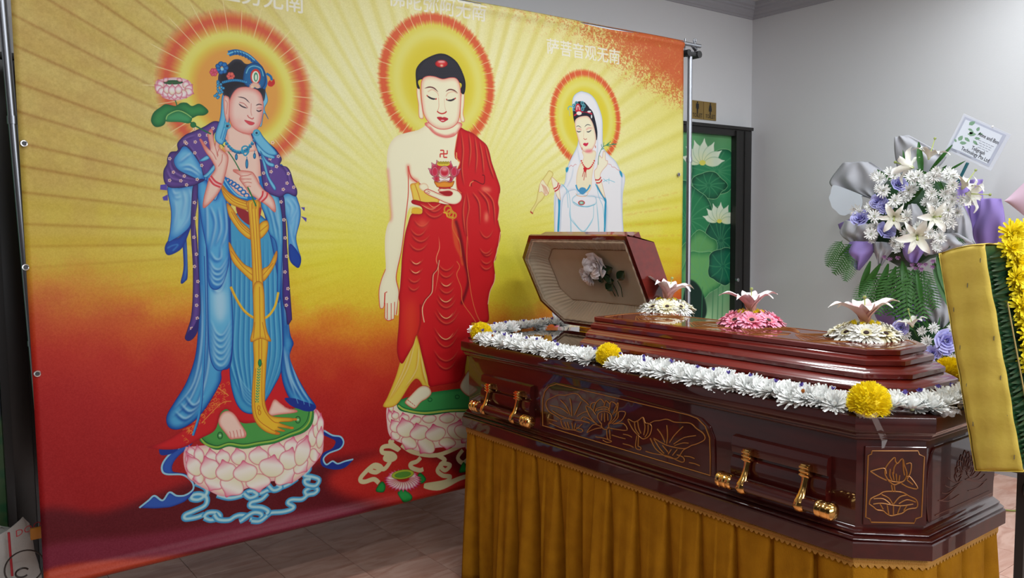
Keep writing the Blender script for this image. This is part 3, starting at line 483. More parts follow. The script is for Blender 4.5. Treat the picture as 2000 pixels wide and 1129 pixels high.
    S.fill([(640,760),(655,695),(700,672),(760,676),(830,697),(900,685),(950,692),(980,740),(992,850),(985,980),(968,1070),(920,1120),(850,1140),(780,1130),(715,1085),(668,1010),(648,900)],CM,edge=(240,176,150),ew=9,line=(222,84,80),lw=2)
    S.fill(S.ell((820,562),56,34),(214,34,34),edge=(150,10,20),ew=4,line=(90,10,16)); S.fill(S.ell((820,545),34,9),(250,200,190),soft=2); S.fill(S.ell((822,578),14,9),(252,236,190),soft=2)
    for l in ([(670,780),(715,768),(755,778),(792,812)],[(858,808),(890,790),(930,796),(966,822)]): S.line(l,4,(110,50,50),taper=True)
    for l in ([(700,810),(740,790),(785,820),(795,850)],[(860,850),(880,820),(930,808),(960,826)]): S.line(l,2,(230,160,130),soft=1)
    for l in ([(690,842),(715,860),(745,872),(778,872)],[(862,882),(900,886),(925,878),(946,866)]): S.line(l,5.5,(50,36,44),taper=True)
    for l in ([(690,840),(700,850)],[(768,878),(778,868)],[(862,880),(870,874)],[(936,872),(948,864)]): S.line(l,4,(206,50,50))
    S.line([(795,860),(798,940),(786,978)],2,(232,170,140)); S.line([(845,870),(850,940),(862,975)],1.6,(236,190,160)); S.line([(782,980),(800,995),(825,1002),(850,996),(866,982)],4,(206,50,44)); 
    S.fill([(782,1036),(815,1032),(830,1038),(848,1034),(880,1048),(858,1066),(832,1076),(806,1062)],(216,50,60),line=(170,24,40),lw=1.2); S.line([(790,1042),(830,1048),(872,1050)],2,(150,20,36)); S.fill(S.ell((830,1062),16,5),(248,200,200))
    # small lotus flower at the foot
    S.crop=Hc
    for g in ([(215,960),(260,890),(290,920),(275,970)],[(565,820),(610,870),(570,905),(540,860)],[(390,970),(430,950),(478,985),(470,1030),(430,1045),(395,1020)],[(870,810),(905,735),(930,800),(900,815)]): S.fill(g,(30,150,60),edge=(14,100,40),ew=4,line=(10,80,30))
    for k in range(17):
        a=pi*(k/16)*1.15-.25; t=(428+150*cos(a),880+92*sin(a)); S.petal(t,(428+50*cos(a),865+25*sin(a)),34,(250,236,226),(240,200,200),(206,30,90),(180,20,70))
    for k in range(11): a=pi+pi*(k/10); S.petal((428+118*cos(a),838+52*sin(a)),(428+60*cos(a),850),26,(250,236,226),(240,200,200),(206,30,90))
    S.fill(S.ell((428,832),88,36,-8),(178,190,50),line=(60,110,30)); S.fill(S.ell((428,834),66,24,-8),(90,150,50))
    S.fill(S.ell((960,790),40,50),(240,210,214),edge=(216,80,120),ew=4)
    # =============================================================== right figure, white robe
    I=(1020,40,5.131);J=(1020,250,5.131); WH=(242,242,244);WHe=(206,214,230);CY=(60,170,206)
    S.crop=J
    # skirt down to a lotus seat
    M=S.fill([(315,640),(420,560),(980,440),(1000,700),(995,1100),(1010,1600),(1060,1900),(900,1950),(500,1950),(300,1880),(315,1400),(312,1000)],WH,edge=WHe,ew=8)
    S.folds([[(480,900),(560,1010),(620,1030),(700,900)],[(470,800),(480,1129),(470,1700)],[(730,700),(760,1100),(750,1700)],[(560,1300),(620,1500),(700,1300)],[(620,1000),(620,1700)]],4,(110,190,214),None,M,1,.8)
    for k in range(10): a=pi*k/9; S.petal((650+330*cos(a),1990+130*sin(a)),(650+150*cos(a),1960),130,(248,240,226),(238,200,190),(220,70,120))
    # veil and shoulders
    M=S.fill([(560,-360),(500,-310),(488,-200),(520,-60),(555,20),(545,140),(530,200),(470,320),(430,430),(410,560),(330,660),(318,1050),(370,1050),(400,700),(520,620),(560,700),(700,690),(830,760),(840,1080),(995,1100),(1000,900),(990,700),(995,480),(975,430),(930,340),(860,270),(800,190),(795,40),(790,-100),(740,-250),(680,-330),(610,-360)],WH,edge=WHe,ew=7,line=(150,190,214),lw=1.2)
    S.folds([[(500,380),(480,500),(420,620)],[(740,80),(740,240),(700,400)],[(540,200),(560,320),(590,420)]],3,(170,196,216),None,M,1.5,.8)
    for p in ([(425,400),(452,398),(440,440),(425,440)],[(965,425),(990,445),(996,495),(975,470)],[(720,560),(760,600),(825,700),(830,760),(800,700),(760,640)],[(345,660),(372,700),(372,740),(360,1040),(344,1040),(352,800)],[(815,780),(832,720),(830,900),(820,1090),(810,1060)]): S.fill(p,(30,150,190),soft=1)
    for l in ([(800,540),(850,520),(920,545)],[(860,500),(858,560)],[(800,510),(845,540)],[(400,580),(450,640),(470,760),(470,900),(560,1010)],[(735,590),(760,700),(800,800),(815,1000)],[(380,560),(430,620),(450,800)],[(700,700),(700,900),(640,1010)]): S.line(l,2,(110,196,220))
    for l in ([(455,395),(475,375),(495,385),(515,365),(530,370)],[(850,360),(880,370),(890,390),(920,395),(940,415),(975,430)]): S.line(l,2,(226,150,150))
    # chest
    S.fill([(590,230),(720,230),(715,330),(690,480),(680,600),(640,650),(560,640),(530,590),(530,480),(555,380),(600,300)],(248,238,200),edge=(240,210,180),ew=5)
    S.fill([(495,700),(560,660),(640,680),(720,690),(725,760),(620,790),(540,780),(495,745)],WH,edge=(190,214,224),ew=4,line=(110,190,214)); S.line([(500,740),(560,775),(640,790),(720,765)],3,(110,190,214))
    S.line([(525,570),(545,620),(590,650),(640,620),(670,570)],7,(60,160,206)); S.fill([(560,610),(590,595),(625,610),(620,650),(590,665),(562,650)],(70,150,196)); S.line([(525,655),(545,680),(620,685),(650,650)],2,(240,170,110))
    S.fill(S.ell((582,750),34,24),(200,60,60)); S.fill(S.ell((582,750),24,15),(120,190,160)); S.fill(S.ell((580,750),12,6),(220,240,230))
    for k in range(15): t=k/14; S.fill(S.ell((578+t*132,330+(1-(2*t-1)**2)*80),7,8,n=8),(214,30,40))
    S.fill([(600,400),(635,400),(625,440),(610,440)],(214,30,40)); 
    for l in ([(605,430),(590,490)],[(617,440),(603,525)],[(625,430),(625,495)]): S.line(l,2.6,(190,40,40))
    # arms
    S.fill([(280,500),(300,500),(340,540),(372,570),(362,620),(372,720),(340,690),(320,640),(300,600)],(250,244,212),edge=(240,214,180),ew=3,line=(220,140,110))
    S.fill([(745,350),(755,290),(770,280),(790,300),(800,240),(820,240),(825,320),(845,330),(840,370),(790,430),(770,480),(790,560),(820,690),(800,680),(740,570),(715,500),(712,430),(735,400)],(250,244,212),edge=(240,214,180),ew=3,line=(220,140,110))
    for l in ([(305,610),(340,590),(350,550)],[(315,636),(350,612),(364,570)],[(718,520),(755,520),(778,492)],[(728,550),(765,548),(790,518)]): S.line(l,4.5,(206,44,50))
    S.fill([(245,440),(262,428),(290,445),(298,470),(280,500),(250,560),(230,650),(190,720),(150,760),(110,830),(100,860),(76,840),(80,825),(130,740),(150,640),(170,560),(200,510),(235,460)],(244,232,150),edge=(226,206,110),ew=4,line=(180,150,80)); S.line([(76,838),(100,858)],5,(196,60,50))
    S.fill([(160,640),(170,560),(195,520),(225,560),(260,610),(250,660),(225,680),(190,640)],(250,242,206),line=(214,140,110),a=.85)
    for k in range(4): S.line([(185+k*13,560+k*8),(205+k*13,610+k*8),(215+k*13,668-k*2)],1.8,(206,90,80))
    S.line([(750,370),(752,300),(770,240),(800,190),(850,170),(930,165)],2.5,(40,140,110))
    for x,y,dx,dy in ((800,190,10,-50),(820,180,40,-35),(840,172,40,-45),(870,170,45,-20),(890,168,50,-10),(830,176,60,12),(780,215,30,-10),(790,200,-10,-40)): S.line([(x,y),(x+dx*.6,y+dy*.5),(x+dx,y+dy)],2.6,(50,140,100),taper=True)
    # head
    S.crop=I
    S.fill([(500,985),(495,930),(500,860),(545,815),(600,820),(650,870),(700,930),(740,1100),(735,1200),(715,1150),(690,1020),(620,960),(560,975),(525,1000),(515,1040)],(26,28,42))
    S.fill([(515,1010),(545,975),(600,960),(650,965),(690,1020),(715,1100),(728,1190),(710,1260),(670,1310),(630,1320),(590,1300),(560,1240),(535,1150),(518,1080)],(250,242,206),edge=(240,196,170),ew=6,line=(214,140,120))
    S.fill(S.ell((655,1310),40,16),(240,120,130),soft=4,a=.9)
    for l in ([(525,1068),(550,1058),(580,1078)],[(610,1070),(640,1045),(680,1055)]): S.line(l,2.4,(60,70,80),taper=True)
    for l in ([(530,1108),(550,1118),(578,1112)],[(630,1115),(655,1118),(682,1098)]): S.line(l,3.4,(40,44,56),taper=True)
    for l in ([(540,1090),(560,1086),(580,1100)],[(628,1100),(650,1080),(690,1080)]): S.line(l,4,(240,160,150),soft=2)
    S.line([(600,1180),(615,1195),(635,1186)],2.6,(220,110,100)); S.line([(605,1100),(600,1170)],1.6,(236,190,160))
    S.fill([(595,1240),(612,1228),(628,1232),(648,1226),(645,1245),(625,1262),(605,1252)],(214,30,70)); 
    for x,y in ((583,1285),(720,1265)): S.line([(x,y-10),(x+3,y+14)],5,(224,130,110))
    S.line([(505,955),(560,925),(620,915),(690,940)],6,(200,30,60)); S.fill([(600,820),(640,850),(660,880),(640,890),(672,905),(640,915),(590,910)],(26,28,42))
    for c in ((505,855),(510,890),(530,830),(590,830),(605,860),(590,890)): S.line(S.ell(c,13,13)+[(c[0]+13,c[1])],5,(100,190,200)); S.line(S.ell(c,13,13)+[(c[0]+13,c[1])],1.2,(20,60,90))
    S.fill([(520,915),(525,850),(545,835),(565,850),(572,915)],(206,30,50)); S.line([(533,900),(537,862),(553,862),(560,900)],4,(246,226,220)); S.fill(S.ell((556,932),26,18),(250,244,230),line=(200,200,190)); S.line([(450,900),(445,880),(465,862),(490,870)],4,(110,190,204)); S.line([(458,900),(462,960)],2,(170,200,210))
    S.fill(S.ell((660,915),20,10),(240,240,236)); S.fill(S.ell((683,965),7,18),(236,240,240))
    S.a=np.clip(S.a,0,1)*.80+.012  # whole print dimmed; the small lift paints in the vinyl's haze
    return S
# ---------------------------------------------------------------- helpers
def mat(name,col=(.8,.8,.8),rough=.5,metal=0,spec=.5,coat=0,noise=None,bump=0,bscale=40,trans=0,sheen=0,alpha=1,sss=0,cr=.05):
    m=bpy.data.materials.new(name); m.use_nodes=True; nt=m.node_tree; b=nt.nodes['Principled BSDF']
    b.inputs['Base Color'].default_value=(*col,1); b.inputs['Roughness'].default_value=rough; b.inputs['Metallic'].default_value=metal
    b.inputs['Specular IOR Level'].default_value=spec; b.inputs['Coat Weight'].default_value=coat; b.inputs['Coat Roughness'].default_value=cr
    b.inputs['Transmission Weight'].default_value=trans; b.inputs['Alpha'].default_value=alpha; b.inputs['Sheen Weight'].default_value=sheen
    if noise:                      # (colour2, scale, stretch xyz, contrast)
        c2,scl,st,con=noise; tc=nt.nodes.new('ShaderNodeTexCoord'); mp=nt.nodes.new('ShaderNodeMapping'); n=nt.nodes.new('ShaderNodeTexNoise')
        mp.inputs['Scale'].default_value=st; n.inputs['Scale'].default_value=scl; n.inputs['Detail'].default_value=5
        r=nt.nodes.new('ShaderNodeValToRGB'); r.color_ramp.elements[0].position=.5-con; r.color_ramp.elements[1].position=.5+con
        r.color_ramp.elements[0].color=(*col,1); r.color_ramp.elements[1].color=(*c2,1)
        nt.links.new(tc.outputs['Object'],mp.inputs[0]); nt.links.new(mp.outputs[0],n.inputs[0]); nt.links.new(n.outputs[0],r.inputs[0]); nt.links.new(r.outputs[0],b.inputs['Base Color'])
    if bump:
        tc=nt.nodes.new('ShaderNodeTexCoord'); n=nt.nodes.new('ShaderNodeTexNoise'); n.inputs['Scale'].default_value=bscale; n.inputs['Detail'].default_value=4
        bp=nt.nodes.new('ShaderNodeBump'); bp.inputs['Strength'].default_value=bump; bp.inputs['Distance'].default_value=.01
        nt.links.new(tc.outputs['Object'],n.inputs[0]); nt.links.new(n.outputs[0],bp.inputs['Height']); nt.links.new(bp.outputs[0],b.inputs['Normal'])
    return m
def ramp_mat(name,stops,rough=.5,spec=.3,axis=1,trl=0):
    """colour runs along a petal (UV)"""
    m=mat(name,rough=rough,spec=spec); nt=m.node_tree; b=nt.nodes['Principled BSDF']; uv=nt.nodes.new('ShaderNodeUVMap'); sp=nt.nodes.new('ShaderNodeSeparateXYZ'); r=nt.nodes.new('ShaderNodeValToRGB')
    e=r.color_ramp.elements; e[0].position,e[0].color=stops[0][0],(*stops[0][1],1); e[1].position,e[1].color=stops[-1][0],(*stops[-1][1],1)
    for p,c in stops[1:-1]: q=e.new(p); q.color=(*c,1)
    nt.links.new(uv.outputs[0],sp.inputs[0]); nt.links.new(sp.outputs[axis],r.inputs[0]); nt.links.new(r.outputs[0],b.inputs['Base Color'])
    return m
def lin(r,g,b): 
    f=lambda c:((c/255+.055)/1.055)**2.4 if c>10 else c/255/12.92
    return (f(r),f(g),f(b))
class MB:
    def __init__(s): s.v=[];s.f=[];s.m=[];s.uv=[];s.has_uv=False
    def add(s,v,f,mi=0,uv=None):
        n=len(s.v); s.v+= [tuple(map(float,p)) for p in v]; s.f+=[tuple(i+n for i in q) for q in f]; s.m+=[mi]*len(f)
        s.uv+= (list(uv) if uv is not None else [(0,0)]*len(v)); s.has_uv|=uv is not None
        return s
    def box(s,a,b,mi=0,bev=0):
        x0,y0,z0=a;x1,y1,z1=b
        if bev:
            bm=bmesh.new(); bmesh.ops.create_cube(bm,size=1)
            for v in bm.verts: v.co=Vector(((x0+x1)/2+v.co.x*(x1-x0),(y0+y1)/2+v.co.y*(y1-y0),(z0+z1)/2+v.co.z*(z1-z0)))
            bmesh.ops.bevel(bm,geom=bm.edges[:],offset=bev,segments=2,affect='EDGES',profile=.6)
            bm.verts.index_update(); s.add([v.co[:] for v in bm.verts],[[v.index for v in f.verts] for f in bm.faces],mi); bm.free(); return s
        v=[(x,y,z) for x in (x0,x1) for y in (y0,y1) for z in (z0,z1)]
        return s.add(v,[(0,1,3,2),(4,6,7,5),(0,4,5,1),(2,3,7,6),(0,2,6,4),(1,5,7,3)],mi)
    def tube(s,pts,r,seg=8,mi=0,cap=True,closed=False):
        P=[Vector(p) for p in pts]; n=len(P); R=r if hasattr(r,'__len__') else [r]*n; V=[];prev=None
        for i,p in enumerate(P):
            if closed: d=P[(i+1)%n]-P[i-1]
            else: d=P[min(i+1,n-1)]-P[max(i-1,0)]
            d.normalize()
            if prev is None: a=d.orthogonal().normalized()
            else: a=(prev-d*prev.dot(d)).normalized()
            prev=a; b=d.cross(a)
            V+=[p+(a*cos(2*pi*k/seg)+b*sin(2*pi*k/seg))*R[i] for k in range(seg)]
        F=[]
        for i in range(n if closed else n-1):
            j=(i+1)%n
            F+=[(i*seg+k,i*seg+(k+1)%seg,j*seg+(k+1)%seg,j*seg+k) for k in range(seg)]
        if cap and not closed: F+=[tuple(range(seg))[::-1],tuple((n-1)*seg+k for k in range(seg))]
        return s.add(V,F,mi)
    def lathe(s,prof,axis0,axisd,seg=20,mi=0):
        """prof: (distance along, radius)"""
        o=Vector(axis0);d=Vector(axisd).normalized();a=d.orthogonal().normalized();b=d.cross(a);V=[];n=len(prof)
        for h,r in prof: V+=[o+d*h+(a*cos(2*pi*k/seg)+b*sin(2*pi*k/seg))*max(r,1e-4) for k in range(seg)]
        F=[(i*seg+k,i*seg+(k+1)%seg,(i+1)*seg+(k+1)%seg,(i+1)*seg+k) for i in range(n-1) for k in range(seg)]
        F+=[tuple(range(seg))[::-1],tuple((n-1)*seg+k for k in range(seg))]
        return s.add(V,F,mi)
    def prism(s,poly,off,mi=0):
        """closed 3D polygon extruded by vector off"""
        n=len(poly); o=Vector(off); V=[Vector(p) for p in poly]+[Vector(p)+o for p in poly]
        return s.add(V,[tuple(range(n))[::-1],tuple(range(n,2*n))]+[(i,(i+1)%n,n+(i+1)%n,n+i) for i in range(n)],mi)
    def grid(s,fn,nu,nv,mi=0,closed_u=False,uv=False):
        V=[fn(i/nu if closed_u else i/(nu-1),j/(nv-1)) for j in range(nv) for i in range(nu)]
        F=[]
        for j in range(nv-1):
            for i in range(nu if closed_u else nu-1): k=(i+1)%nu; F.append((j*nu+i,j*nu+k,(j+1)*nu+k,(j+1)*nu+i))
        U=[(i/(nu-1),j/(nv-1)) for j in range(nv) for i in range(nu)] if uv else None
        return s.add(V,F,mi,U)
    def mesh(s,name,mats,smooth=True):
        me=bpy.data.meshes.new(name); me.from_pydata(s.v,[],s.f)
        for m in (mats if isinstance(mats,(list,tuple)) else [mats]): me.materials.append(m)
        me.polygons.foreach_set('material_index',s.m); me.polygons.foreach_set('use_smooth',[smooth]*len(s.f))
        if s.has_uv:
            u=me.uv_layers.new(name='UVMap'); li=np.empty(len(me.loops),int); me.loops.foreach_get('vertex_index',li); u.data.foreach_set('uv',np.array(s.uv,float)[li].ravel())
        me.update(); return me
def sharp(me,ang=35):
    bm=bmesh.new(); bm.from_mesh(me)
    for e in bm.edges: e.smooth=not(len(e.link_faces)==2 and e.calc_face_angle(0)>radians(ang))
    bm.normal_update(); bm.to_mesh(me); bm.free(); return me
def tag(o,label=None,cat=None,group=None,kind=None):
    if label: o['label']=label
    if cat: o['category']=cat
    if group: o['group']=group
    if kind: o['kind']=kind
    return o
def link(name,me,parent=None,loc=(0,0,0)):
    o=bpy.data.objects.new(name,me); COL.objects.link(o); o.location=loc
    if parent is not None: o.parent=parent; 
    return o
def wpos(o):
    v=Vector((0,0,0))
    while o: v+=o.location; o=o.parent
    return v
def part(name,mb,mats,parent,smooth=True,sh=35,label=None,kind=None):
    """mesh given in world coordinates, hung under an unrotated parent"""
    me=mb.mesh(name,mats,smooth)
    if smooth and sh: sharp(me,sh)
    o=link(name,me,parent); o.location=-wpos(parent) if parent else (0,0,0)
    return tag(o,label=label,kind=kind)
def thing(name,loc,label,cat,group=None):
    o=bpy.data.objects.new(name,None); o.empty_display_size=.05; COL.objects.link(o); o.location=loc; return tag(o,label,cat,group)
def solo(name,mb,mats,label=None,cat=None,group=None,kind=None,smooth=True,sh=35,origin=None):
    me=mb.mesh(name,mats,smooth)
    if origin is not None: me.transform(Matrix.Translation(-Vector(origin)))
    if smooth and sh: sharp(me,sh)
    o=link(name,me,None,origin or (0,0,0)); return tag(o,label,cat,group,kind)
def rotto(d,spin=0):
    """rotation taking +Z to d"""
    return Vector((0,0,1)).rotation_difference(Vector(d)).to_matrix() @ Matrix.Rotation(spin,3,'Z')
def text_mb(body,size,O,ex,ey,mi=0,depth=0,align='LEFT',squash=1):
    cu=bpy.data.curves.new('t','FONT'); cu.body=body; cu.size=size; cu.align_x=align; cu.resolution_u=2
    o=bpy.data.objects.new('t',cu); COL.objects.link(o); dg=bpy.context.evaluated_depsgraph_get(); me=o.evaluated_get(dg).to_mesh()
    O=Vector(O);ex=Vector(ex);ey=Vector(ey); v=[O+ex*(p.co.x*squash)+ey*p.co.y for p in me.vertices]; f=[tuple(q.vertices) for q in me.polygons]
    bpy.data.objects.remove(o); return v,f
# ---------------------------------------------------------------- materials
def wood_mat(name,c1,c2,rough=.16,coat=1,cr=.03):
    m=mat(name,c1,rough=.3,spec=.25,coat=coat,cr=cr,noise=(c2,3.2,(9,.7,9),.22)); return m
M_wood=wood_mat('lacquered_rosewood',(.027,.0020,.0016),(.055,.0048,.0032))
M_lid=wood_mat('lacquered_mahogany',(.105,.0070,.0042),(.17,.012,.007))
M_gold=mat('polished_brass',(.83,.50,.16),rough=.14,metal=1)
M_inlay=mat('gold_inlay',(.40,.16,.035),rough=.35,metal=.3)
M_bronze=mat('bronze_inlay',(.11,.032,.018),rough=.4)
M_chrome=mat('chrome',(.42,.44,.48),rough=.38,metal=1)
M_black=mat('black_plastic',(.012,.012,.013),rough=.4)
M_blackpaint=mat('black_paint',(.014,.0135,.013),rough=.34)
M_wall=mat('painted_wall',(.665,.68,.695),rough=.85,spec=.2,bump=.05,bscale=90)
M_ceil=mat('ceiling_paint',(.52,.52,.52),rough=.9,spec=.1)
M_corn=mat('cornice_paint',(.36,.37,.40),rough=.7,spec=.2)
M_cloth=mat('gold_velvet',(.36,.155,.008),rough=.9,spec=.05,sheen=0,noise=((.28,.115,.006),14,(1,1,1),.2),bump=.25,bscale=260)
M_braid=mat('braid',(.44,.20,.022),rough=.6,bump=.5,bscale=300)
M_white=mat('white_petals',(.93,.94,.92),rough=.55,spec=.25); M_whitec=mat('pale_green_heart',(.62,.66,.36),rough=.6)
M_ger=ramp_mat('gerbera_white',[(0,(.72,.66,.38)),(.3,(.84,.83,.74)),(1,(.86,.86,.82))])
M_gerc=ramp_mat('gerbera_cream',[(0,(.72,.55,.16)),(.35,(.82,.76,.48)),(1,(.85,.83,.70))])
M_gerp=ramp_mat('gerbera_pink',[(0,(.80,.14,.20)),(.4,(.90,.20,.34)),(1,(.95,.42,.56))])
M_lily=ramp_mat('lily_pink',[(0,(.62,.60,.12)),(.16,(.84,.42,.32)),(.42,(.84,.50,.52)),(.72,(.84,.68,.70)),(1,(.88,.86,.84))],rough=.4)
M_lilyw=ramp_mat('lily_white',[(0,(.50,.60,.25)),(.2,(.80,.80,.66)),(1,(.84,.84,.80))],rough=.45)
M_yel=mat('yellow_petals',(.98,.80,.02),rough=.5,spec=.3); M_yelg=mat('green_eye',(.35,.42,.02),rough=.6)
M_yel2=mat('bright_yellow_petals',(.97,.80,.02),rough=.5,spec=.3)
M_purp=mat('purple_statice',(.13,.09,.42),rough=.6); M_org=mat('dried_orange_petal',(.55,.20,.03),rough=.6)
M_green=mat('leaf_green',(.035,.16,.022),rough=.4,spec=.4,noise=((.02,.09,.015),20,(1,1,1),.3)); M_green2=mat('fern_green',(.035,.14,.022),rough=.55); M_gdark=mat('palm_leaf',(.012,.055,.016),rough=.4)
M_lav=ramp_mat('lavender_petals',[(0,(.12,.10,.34)),(.5,(.33,.32,.72)),(1,(.52,.52,.86))],rough=.5)
M_paper=mat('grey_wrap',(.46,.47,.51),rough=.9,spec=.08,trans=.0,noise=((.52,.53,.57),6,(1,1,1),.25)); M_ppaper=mat('purple_wrap',(.30,.21,.58),rough=.6,spec=.2,noise=((.36,.27,.64),5,(1,1,1),.3))
M_pinkp=mat('pink_wrap',(.66,.48,.60),rough=.6); M_card=mat('white_card',(.80,.90,1.0),rough=.4); M_stick=mat('teal_stick',(.01,.12,.15),rough=.35)
M_lin=mat('cream_satin',(.58,.47,.34),rough=.6,sheen=.3,spec=.3,noise=((.52,.41,.28),8,(1,1,1),.2))
M_glass=mat('dark_viewing_glass',(.02,.018,.014),rough=.03,spec=.8,coat=1,cr=.01)
M_tape=mat('clear_tape',(.9,.9,.9),rough=.12,spec=.6,alpha=.22)
M_yfab=mat('yellow_fabric',(.68,.50,.09),rough=.7,spec=.3,noise=((.58,.42,.06),5,(6,6,1),.3),bump=.15,bscale=60)
# ---------------------------------------------------------------- the room
WY,WX,ZC=3.853*Q,5.17*Q,1.5+1.59*Q
qz=lambda z:1.5+(z-1.5)*Q
solo('wall_back',MB().box((-4,WY,FZ),(WX+.15,WY+.15,ZC+.1)),M_wall,kind='structure',smooth=False)
solo('wall_right',MB().box((WX,-5,FZ),(WX+.15,WY,ZC+.1)),M_wall,kind='structure',smooth=False)
solo('ceiling',MB().box((-4,-5,ZC),(WX,WY,ZC+.1)),M_ceil,kind='structure',smooth=False)
M_wall2=mat('dark_surround_wall',(.055,.048,.042),rough=.85,spec=.2)  # unseen left and front walls added near black to darken lacquer reflections
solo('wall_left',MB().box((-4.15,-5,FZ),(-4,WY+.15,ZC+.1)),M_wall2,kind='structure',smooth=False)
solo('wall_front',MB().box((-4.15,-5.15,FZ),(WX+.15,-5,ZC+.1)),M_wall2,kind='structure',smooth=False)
# floor bed and tiles
m_grout=mat('grout',(.20,.13,.105),rough=.8)
fl=solo('floor',MB().box((-4,-5,FZ-.06),(WX,WY,FZ-.004)),m_grout,kind='structure',smooth=False)
def tile_mat(i,t):
    m=mat('marble_tile',(.60*t,.36*t,.28*t),rough=.22,spec=.45); nt=m.node_tree; b=nt.nodes['Principled BSDF']
    tc=nt.nodes.new('ShaderNodeTexCoord'); mp=nt.nodes.new('ShaderNodeMapping'); mp.inputs['Rotation'].default_value=(0,0,.5+i*.3); mp.inputs['Location'].default_value=(i*3.1,i*1.7,0); mp.inputs['Scale'].default_value=(2,7,1)
    n=nt.nodes.new('ShaderNodeTexNoise'); n.inputs['Scale'].default_value=1.6; n.inputs['Detail'].default_value=7; n.inputs['Distortion'].default_value=1.2
    r=nt.nodes.new('ShaderNodeValToRGB'); r.color_ramp.elements[0].position=.36; r.color_ramp.elements[1].position=.58
    r.color_ramp.elements[0].color=(.47*t,.25*t,.185*t,1); r.color_ramp.elements[1].color=(.60*t,.38*t,.30*t,1)
    nt.links.new(tc.outputs['Object'],mp.inputs[0]); nt.links.new(mp.outputs[0],n.inputs[0]); nt.links.new(n.outputs[0],r.inputs[0]); nt.links.new(r.outputs[0],b.inputs['Base Color']); return m
TS=.3*Q; tm=[]
for i,t in enumerate((1,.93,1.06,.97)):
    tm.append(MB().box((.0012,.0012,-.006),(TS-.0012,TS-.0012,.0),bev=.001).mesh('tile',tile_mat(i,t),False))
for i in range(19):
    for j in range(11):
        o=link('tile',tm[(i*7+j*5+(i*j)%3)%4],fl,(WX-(i+1)*TS,WY-(j+1)*TS,FZ))
# cornices: a stepped profile run along each wall
def cornice(name,horizontal):
    prof=[(0,0),(.012,0),(.018,.012),(.03,.018),(.034,.03),(.05,.045),(.058,.06),(.075,.066),(.08,.08),(.105,.088),(.112,.12),(0,.12)]
    z0=ZC-.12; mb=MB(); n=len(prof); V=[]
    if horizontal: ends=[lambda d:(-4,WY-d),lambda d:(WX-d,WY-d)]
    else: ends=[lambda d:(WX-d,WY-d),lambda d:(WX-d,-5)]
    for e in ends: V+=[(*e(d),z0+h) for d,h in prof]
    mb.add(V,[(i,(i+1)%n,n+(i+1)%n,n+i) for i in range(n)]+[tuple(range(n)),tuple(range(n,2*n))[::-1]]); solo(name,mb,M_corn,kind='structure',smooth=False)
cornice('trim_1',True); cornice('trim_2',False)
m_base=mat('skirting_paint',(.23,.19,.175),rough=.5); m_line=mat('skirting_shadow_gap',(.03,.028,.03),rough=.5)  # black strip stands for the shadow gap, shade put into its colour
b=solo('baseboard_right',MB().box((WX-.014,-5,FZ),(WX,WY,FZ+.12)).box((WX-.022,-5,FZ+.034),(WX-.014,WY,FZ+.056),1).box((WX-.03,-5,FZ),(WX-.014,WY,FZ+.033),2),[m_base,m_line,mat('skirting_foot',(.34,.33,.34),rough=.5)],kind='structure',smooth=False)
# lotus mural panels (painted glass) in black frames
def mural(name,x0,x1,z0,z1,seed,lights):
    S=Print(WY-.03,x0,x1,z0,z1,360); H,W=S.H,S.W; v=np.linspace(0,1,H)[:,None]
    g=np.array([(96,160,104),(58,140,92),(30,110,72),(96,150,104),(150,186,140)],float)/255
    for k in range(3): S.a[...,k]=np.interp(v,[0,.2,.55,.8,1],g[:,k])
    S.a*=(.85+.3*vnoise(H,W,70,seed))[...,None]
    to=S.to; S.crop=(0,0,1)
    return S
def leafpad(S,c,rx,ry,col,dark,rot=0,nv=13,seed=1):
    r=random.Random(seed); pts=[]
    for k in range(22):
        a=k/22*2*pi; q=1+.07*sin(a*5+seed)+r.uniform(-.04,.04); x,y=rx*q*cos(a),ry*q*sin(a); t=radians(rot); pts.append((c[0]+x*cos(t)-y*sin(t),c[1]+x*sin(t)+y*cos(t)))
    M=S.fill(pts,col,edge=dark,ew=14,line=(150,196,140),lw=1.4)
    for k in range(nv):
        a=k/nv*2*pi+.2; S.line([(c[0]+4*cos(a),c[1]+3*sin(a)),(c[0]+rx*.5*cos(a+.1),c[1]+ry*.5*sin(a+.1)),(c[0]+rx*.95*cos(a+.2),c[1]+ry*.95*sin(a+.2))],2.2,(90,160,110),clip=M,soft=1,a=.8)
    return M
def lotusw(S,c,s,seed=0):
    for a in (-75,-48,-22,5,32,60,85):
        t=radians(a-90); S.petal((c[0]+s*cos(t),c[1]+s*sin(t)*1.1),(c[0]+s*.1*cos(t),c[1]),s*.42,(206,222,196),(140,184,140),(236,240,226),(110,160,120))
    S.fill(S.ell(c,s*.14,s*.12),(214,210,90))
S=mural('m',4.0*Q,4.906*Q,qz(.75),qz(2.12),3,0)
leafpad(S,(1400,335),52,42,(40,128,84),(14,84,56),0,15,1); leafpad(S,(1384,362),34,26,(28,112,74),(10,74,50),0,11,2)
leafpad(S,(1345,430),48,72,(36,124,78),(8,76,54),-10,15,3); leafpad(S,(1408,470),30,62,(16,92,66),(6,60,46),0,13,4); leafpad(S,(1362,500),34,50,(92,158,92),(40,116,66),20,9,5)
leafpad(S,(1370,535),40,46,(100,166,96),(44,124,72),0,9,6); leafpad(S,(1412,520),30,36,(18,104,76),(8,66,50),0,9,7); S.fill([(1333,590),(1345,548),(1366,560),(1380,600),(1372,625),(1333,625)],(10,44,34),soft=2)
lotusw(S,(1372,318),44); lotusw(S,(1405,432),34)
for x in (1372,1393,1403,1412): S.line([(x,560),(x-1,600),(x-2,625)],4,(60,130,84),soft=1,a=.8)
